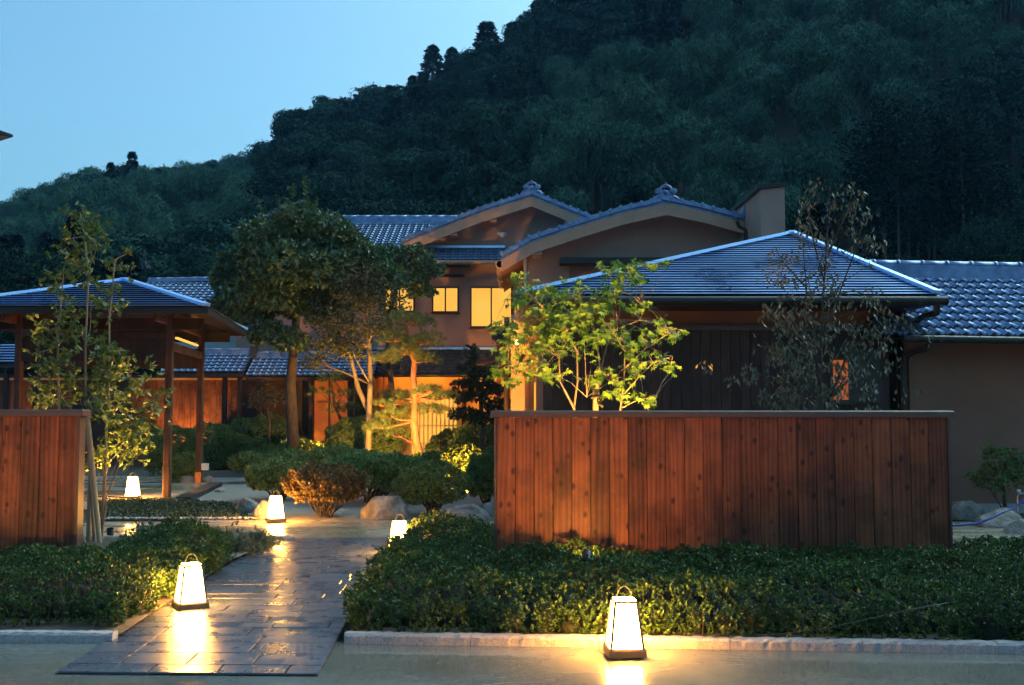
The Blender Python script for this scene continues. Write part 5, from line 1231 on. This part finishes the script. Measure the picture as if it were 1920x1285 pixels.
def proto_puff(seed, h=9.0, n=5200):
    rr = random.Random(seed); Q = []; b = MB(); nc = 9
    for i in range(nc):
        a = rr.uniform(0,6.28); k = rr.uniform(.0,1.9); z = h*rr.uniform(.5,.84); c = np.array([math.cos(a)*k, math.sin(a)*k, z]); s = rr.uniform(.8,1.25)
        b.tube([(c[0]*.5,c[1]*.5,-1),(c[0]*.7,c[1]*.7,h*.4),tuple(c)], [.06,.05,.02], 5, False)
        p, d = shell(n//nc, c, (s,s,s*1.25), .55, -.85, .18, i+seed); m_ = len(p)
        Q.append(leaves(p, d*np.array([.7,.7,.1])+np.array([0,0,-.8])+.35*rvec(m_), rng.uniform(.28,.5,m_), .12, nrm=d+.35*rvec(m_)))
    return b, np.concatenate(Q)
def proto_near(seed, h=8.0, r=3.2, n=15000):
    rr = random.Random(seed); Q = []; b = MB(); b.tube([(0,0,-1.5),(0.1,0,h*.35),(0,.1,h*.7)], [.25,.18,.08], 6); nc = 26
    for i in range(nc):
        a = rr.uniform(0,6.28); q = rr.uniform(0,1); f = rr.uniform(.25,.85); k = r*f*(1-.55*max(0,q-.35)); c = (math.cos(a)*k, math.sin(a)*k, h*(.30+.58*q)); s = rr.uniform(.22,.4)*r
        p, d = shell(n//nc, c, (s,s,s*.7), .7, -.5, .22, i+seed); Q.append(leaves(p, d+.8*rvec(len(p)), rng.uniform(.14,.24,len(p)), .10)); b.tube([(0,0,h*.4),c], [.09,.03], 4, False)
    return b, np.concatenate(Q)
PRO = {'broad': [proto_mesh('broad', proto_broad(s), M['f_broad']) for s in (1,2,3)], 'bamboo': [proto_mesh('bamboo', proto_puff(s), M['f_bamboo']) for s in (4,5)], 'cedar': [proto_mesh('cedar', proto_cedar(s), M['f_cedar']) for s in (6,7)], 'near': [proto_mesh('near', proto_near(s), M['f_broad']) for s in (8,9)]}
def scatter(name, label, proto, pts, scales, cat=None):
    ob = bpy.data.objects.new('proto', proto)
    me = bpy.data.meshes.new(name); me.from_pydata([tuple(p) for p in pts], [], [])
    at = me.attributes.new('sc','FLOAT','POINT'); at.data.foreach_set('value', [float(s) for s in scales])
    ar = me.attributes.new('rz','FLOAT','POINT'); ar.data.foreach_set('value', [random.uniform(0,6.28) for _ in pts])
    o = link(name, me, kind='stuff', label=label)
    ng = bpy.data.node_groups.new(name, 'GeometryNodeTree'); ng.interface.new_socket('Geometry', in_out='INPUT', socket_type='NodeSocketGeometry'); ng.interface.new_socket('Geometry', in_out='OUTPUT', socket_type='NodeSocketGeometry')
    N = ng.nodes.new; gi, go = N('NodeGroupInput'), N('NodeGroupOutput'); ip = N('GeometryNodeInstanceOnPoints'); oi = N('GeometryNodeObjectInfo'); oi.inputs['Object'].default_value = ob
    a = N('GeometryNodeInputNamedAttribute'); a.data_type = 'FLOAT'; a.inputs[0].default_value = 'sc'
    r = N('GeometryNodeInputNamedAttribute'); r.data_type = 'FLOAT'; r.inputs[0].default_value = 'rz'
    cx = N('ShaderNodeCombineXYZ'); L = ng.links.new; L(r.outputs[0], cx.inputs[2])
    L(gi.outputs[0], ip.inputs['Points']); L(oi.outputs['Geometry'], ip.inputs['Instance']); L(cx.outputs[0], ip.inputs['Rotation']); L(a.outputs[0], ip.inputs['Scale']); L(ip.outputs[0], go.inputs[0])
    md = o.modifiers.new('scatter','NODES'); md.node_group = ng
    return o
sets = {k: [] for k in ('broad0','broad1','broad2','bamboo0','bamboo1','cedar0','cedar1')}
rs = random.Random(11); cells = set()
for _ in range(60000):
    x = rs.uniform(-500,2500); t = rs.uniform(0,1)**.8*1.06; p = hill_pt(x,t)
    key = (int(p.x//3.0), int(p.y//3.2))
    if key in cells: continue
    cells.add(key); p.x += rs.uniform(-.8,.8); p.y += rs.uniform(-.8,.8)
    y_ = sky_y(x)+(HOR-sky_y(x))*(1-t)
    bam = mnoise.noise(Vector((p.x*.035, p.y*.03, 3.1)))
    want_b = bam + (.25 if (x > 1000 and .08 < t < .75) else 0) + (.42 if (x < 470 and .2 < t < .92) else 0) - (.35 if 500 < x < 900 else 0)
    s = rs.uniform(.52,.95)
    if want_b > .28: sets['bamboo%d' % rs.randint(0,1)].append((p, s*1.0))
    elif (t < .88 and mnoise.noise(Vector((p.x*.05,p.y*.05,9.))) > .28) or (t < .12 and x > 1450): sets['cedar%d' % rs.randint(0,1)].append((p, s*.95))
    else: sets['broad%d' % rs.randint(0,2)].append((p, s))
LB = {'broad0':'dense broadleaved wood of rounded crowns covering the hill','broad1':'dense broadleaved wood of dark lumpy crowns covering the hill','broad2':'dense broadleaved wood of spreading crowns covering the hill','bamboo0':'pale feathery bamboo groves on the hillside','bamboo1':'pale drooping bamboo plumes among the hill trees','cedar0':'dark cedars scattered through the hill wood','cedar1':'dark narrow cedars scattered through the hill wood'}
NM = {'broad':'broadleaf_wood','bamboo':'bamboo_grove','cedar':'cedar_wood'}
for k, v in sets.items():
    if v: scatter(NM[k[:-1]], LB[k], PRO[k[:-1]][int(k[-1])], [a for a,_ in v], [s for _,s in v])
# single trees standing out on the skyline and at the edges
def single(name, me, x, ytop, Y, hgt, label, zb=None, sx=1.0, group=None):
    zt_ = PZ(ytop, Y); s = hgt
    o = link(name, me, loc=(PX(x,Y), Y, zt_-s*({'cedar':11.0,'broad':7.9,'near':7.9,'bamboo':9.0}[me.name.split('.')[0]])), mat=None, label=label, cat='tree', group=group, scale=(s*sx,s*sx,s)); o.rotation_euler = (0,0,random.uniform(0,6)); return o
sk = [(808,86,'tall pointed cedar on the skyline left of its smaller twin',.85),(845,90,'smaller pointed cedar close beside the tall skyline one',.7),(912,42,'broad dark cedar crowning the ridge',1.05),(962,42,'slim cedar on the ridge right of the broad crown',.7),(770,142,'small cedar on the skyline above the notch',.55),(725,160,'lone small crown standing on the mid ridge',.5),(1005,22,'dark cedar at the upper edge of the sky',.8),(570,208,'dark bushy cedar where the nearer hill begins',.9),(1040,8,'dark cedar cut by the top of the picture',.8)]
for i,(x,y,lab,s) in enumerate(sk): single('cedar_tree', PRO['cedar'][i%2], x, y, Rr(x)-1, s*(.85 if x > 500 else .55), lab, sx=1.7, group='single cedars on the skyline')
# trees at the foot of the hill
ft = [(40,462,44,'near',.95,'dark rounded tree above the gatehouse at the left edge'),(95,478,46,'near',.8,'dark rounded tree behind the tallest young tree'),(350,498,48,'near',.75,'rounded tree above the rear house roof'),(-60,455,42,'near',1.0,'dark tree mostly outside the left picture edge'),(420,470,50,'near',.9,'rounded tree left of the large evergreen'),
      (1895,398,40,'near',.9,'layered dark tree at the right picture edge above the tiled wing'),(1700,478,38,'near',.5,'low rounded bush crown over the tiled ridge')]
for (x,y,Y,kd,s,lab) in ft: single('hill_foot_tree', PRO[kd][random.randint(0,1)], x, y, Y, s, lab, group='trees at the foot of the hill')
for i,x in enumerate((1672,1690,1712,1728,1741,1756,1790,1803,1822,1838,1660,1775)):
    Y = random.uniform(43,49); p0 = Vector((PX(x,Y),Y,-.05)); ln = random.uniform(-.3,.5)
    root = thing('slender_cedar', 'bare slender trunk in the dark wood above the tiled wing', 'tree', p0, 'bare trunks at the hill foot')
    tp_ = p0+Vector((ln,0,13)); MB().tube([p0, p0+Vector((ln*.4,0,6)), tp_], [.07,.06,.03], 6).put('trunk', M['bark'], root)
    q_, d_ = shell(2600, tp_-Vector((0,0,1.2)), (1.5,1.5,3.0), .2, -.9, .3, i); link('crown', quadmesh('crown', leaves(q_, d_+rvec(len(q_)), .24, .10)), root, mat=M['f_cedar'], kind='stuff')

# fallen leaves
fl_n = 70; fx = rng.uniform(-3.5,4.0,fl_n); fy = rng.uniform(5.9,7.0,fl_n); kk = fy < np.array([curb_y(v) for v in fx])-.03
fp = np.stack([fx,fy,np.full(fl_n,.009)],1)[kk]; dd_ = rvec(len(fp))*np.array([1,1,.12])
link('fallen_leaves', quadmesh('fallen_leaves', leaves(fp, dd_, rng.uniform(.012,.03,len(fp)), .012, nrm=np.tile([0,0,1.],(len(fp),1)))), mat=M['leaf_red'], kind='stuff', label='tiny fallen leaves scattered on the wet concrete')
# ------------------------------------------------------------------ evening haze
hz = MB().box(-640,640,-75,940,-1.06,95).mesh('haze')
hm = bpy.data.materials.new('evening_haze'); hm.use_nodes = True; hn = hm.node_tree; hn.nodes.remove(hn.nodes['Principled BSDF'])
pv = hn.nodes.new('ShaderNodeVolumePrincipled'); pv.inputs['Color'].default_value = (.22,.60,1.0,1); pv.inputs['Density'].default_value = .00036; pv.inputs['Anisotropy'].default_value = .2
hn.links.new(pv.outputs[0], hn.nodes['Material Output'].inputs['Volume'])
link('haze', hz, mat=hm, kind='stuff', label='thin blue evening haze in front of the hill')
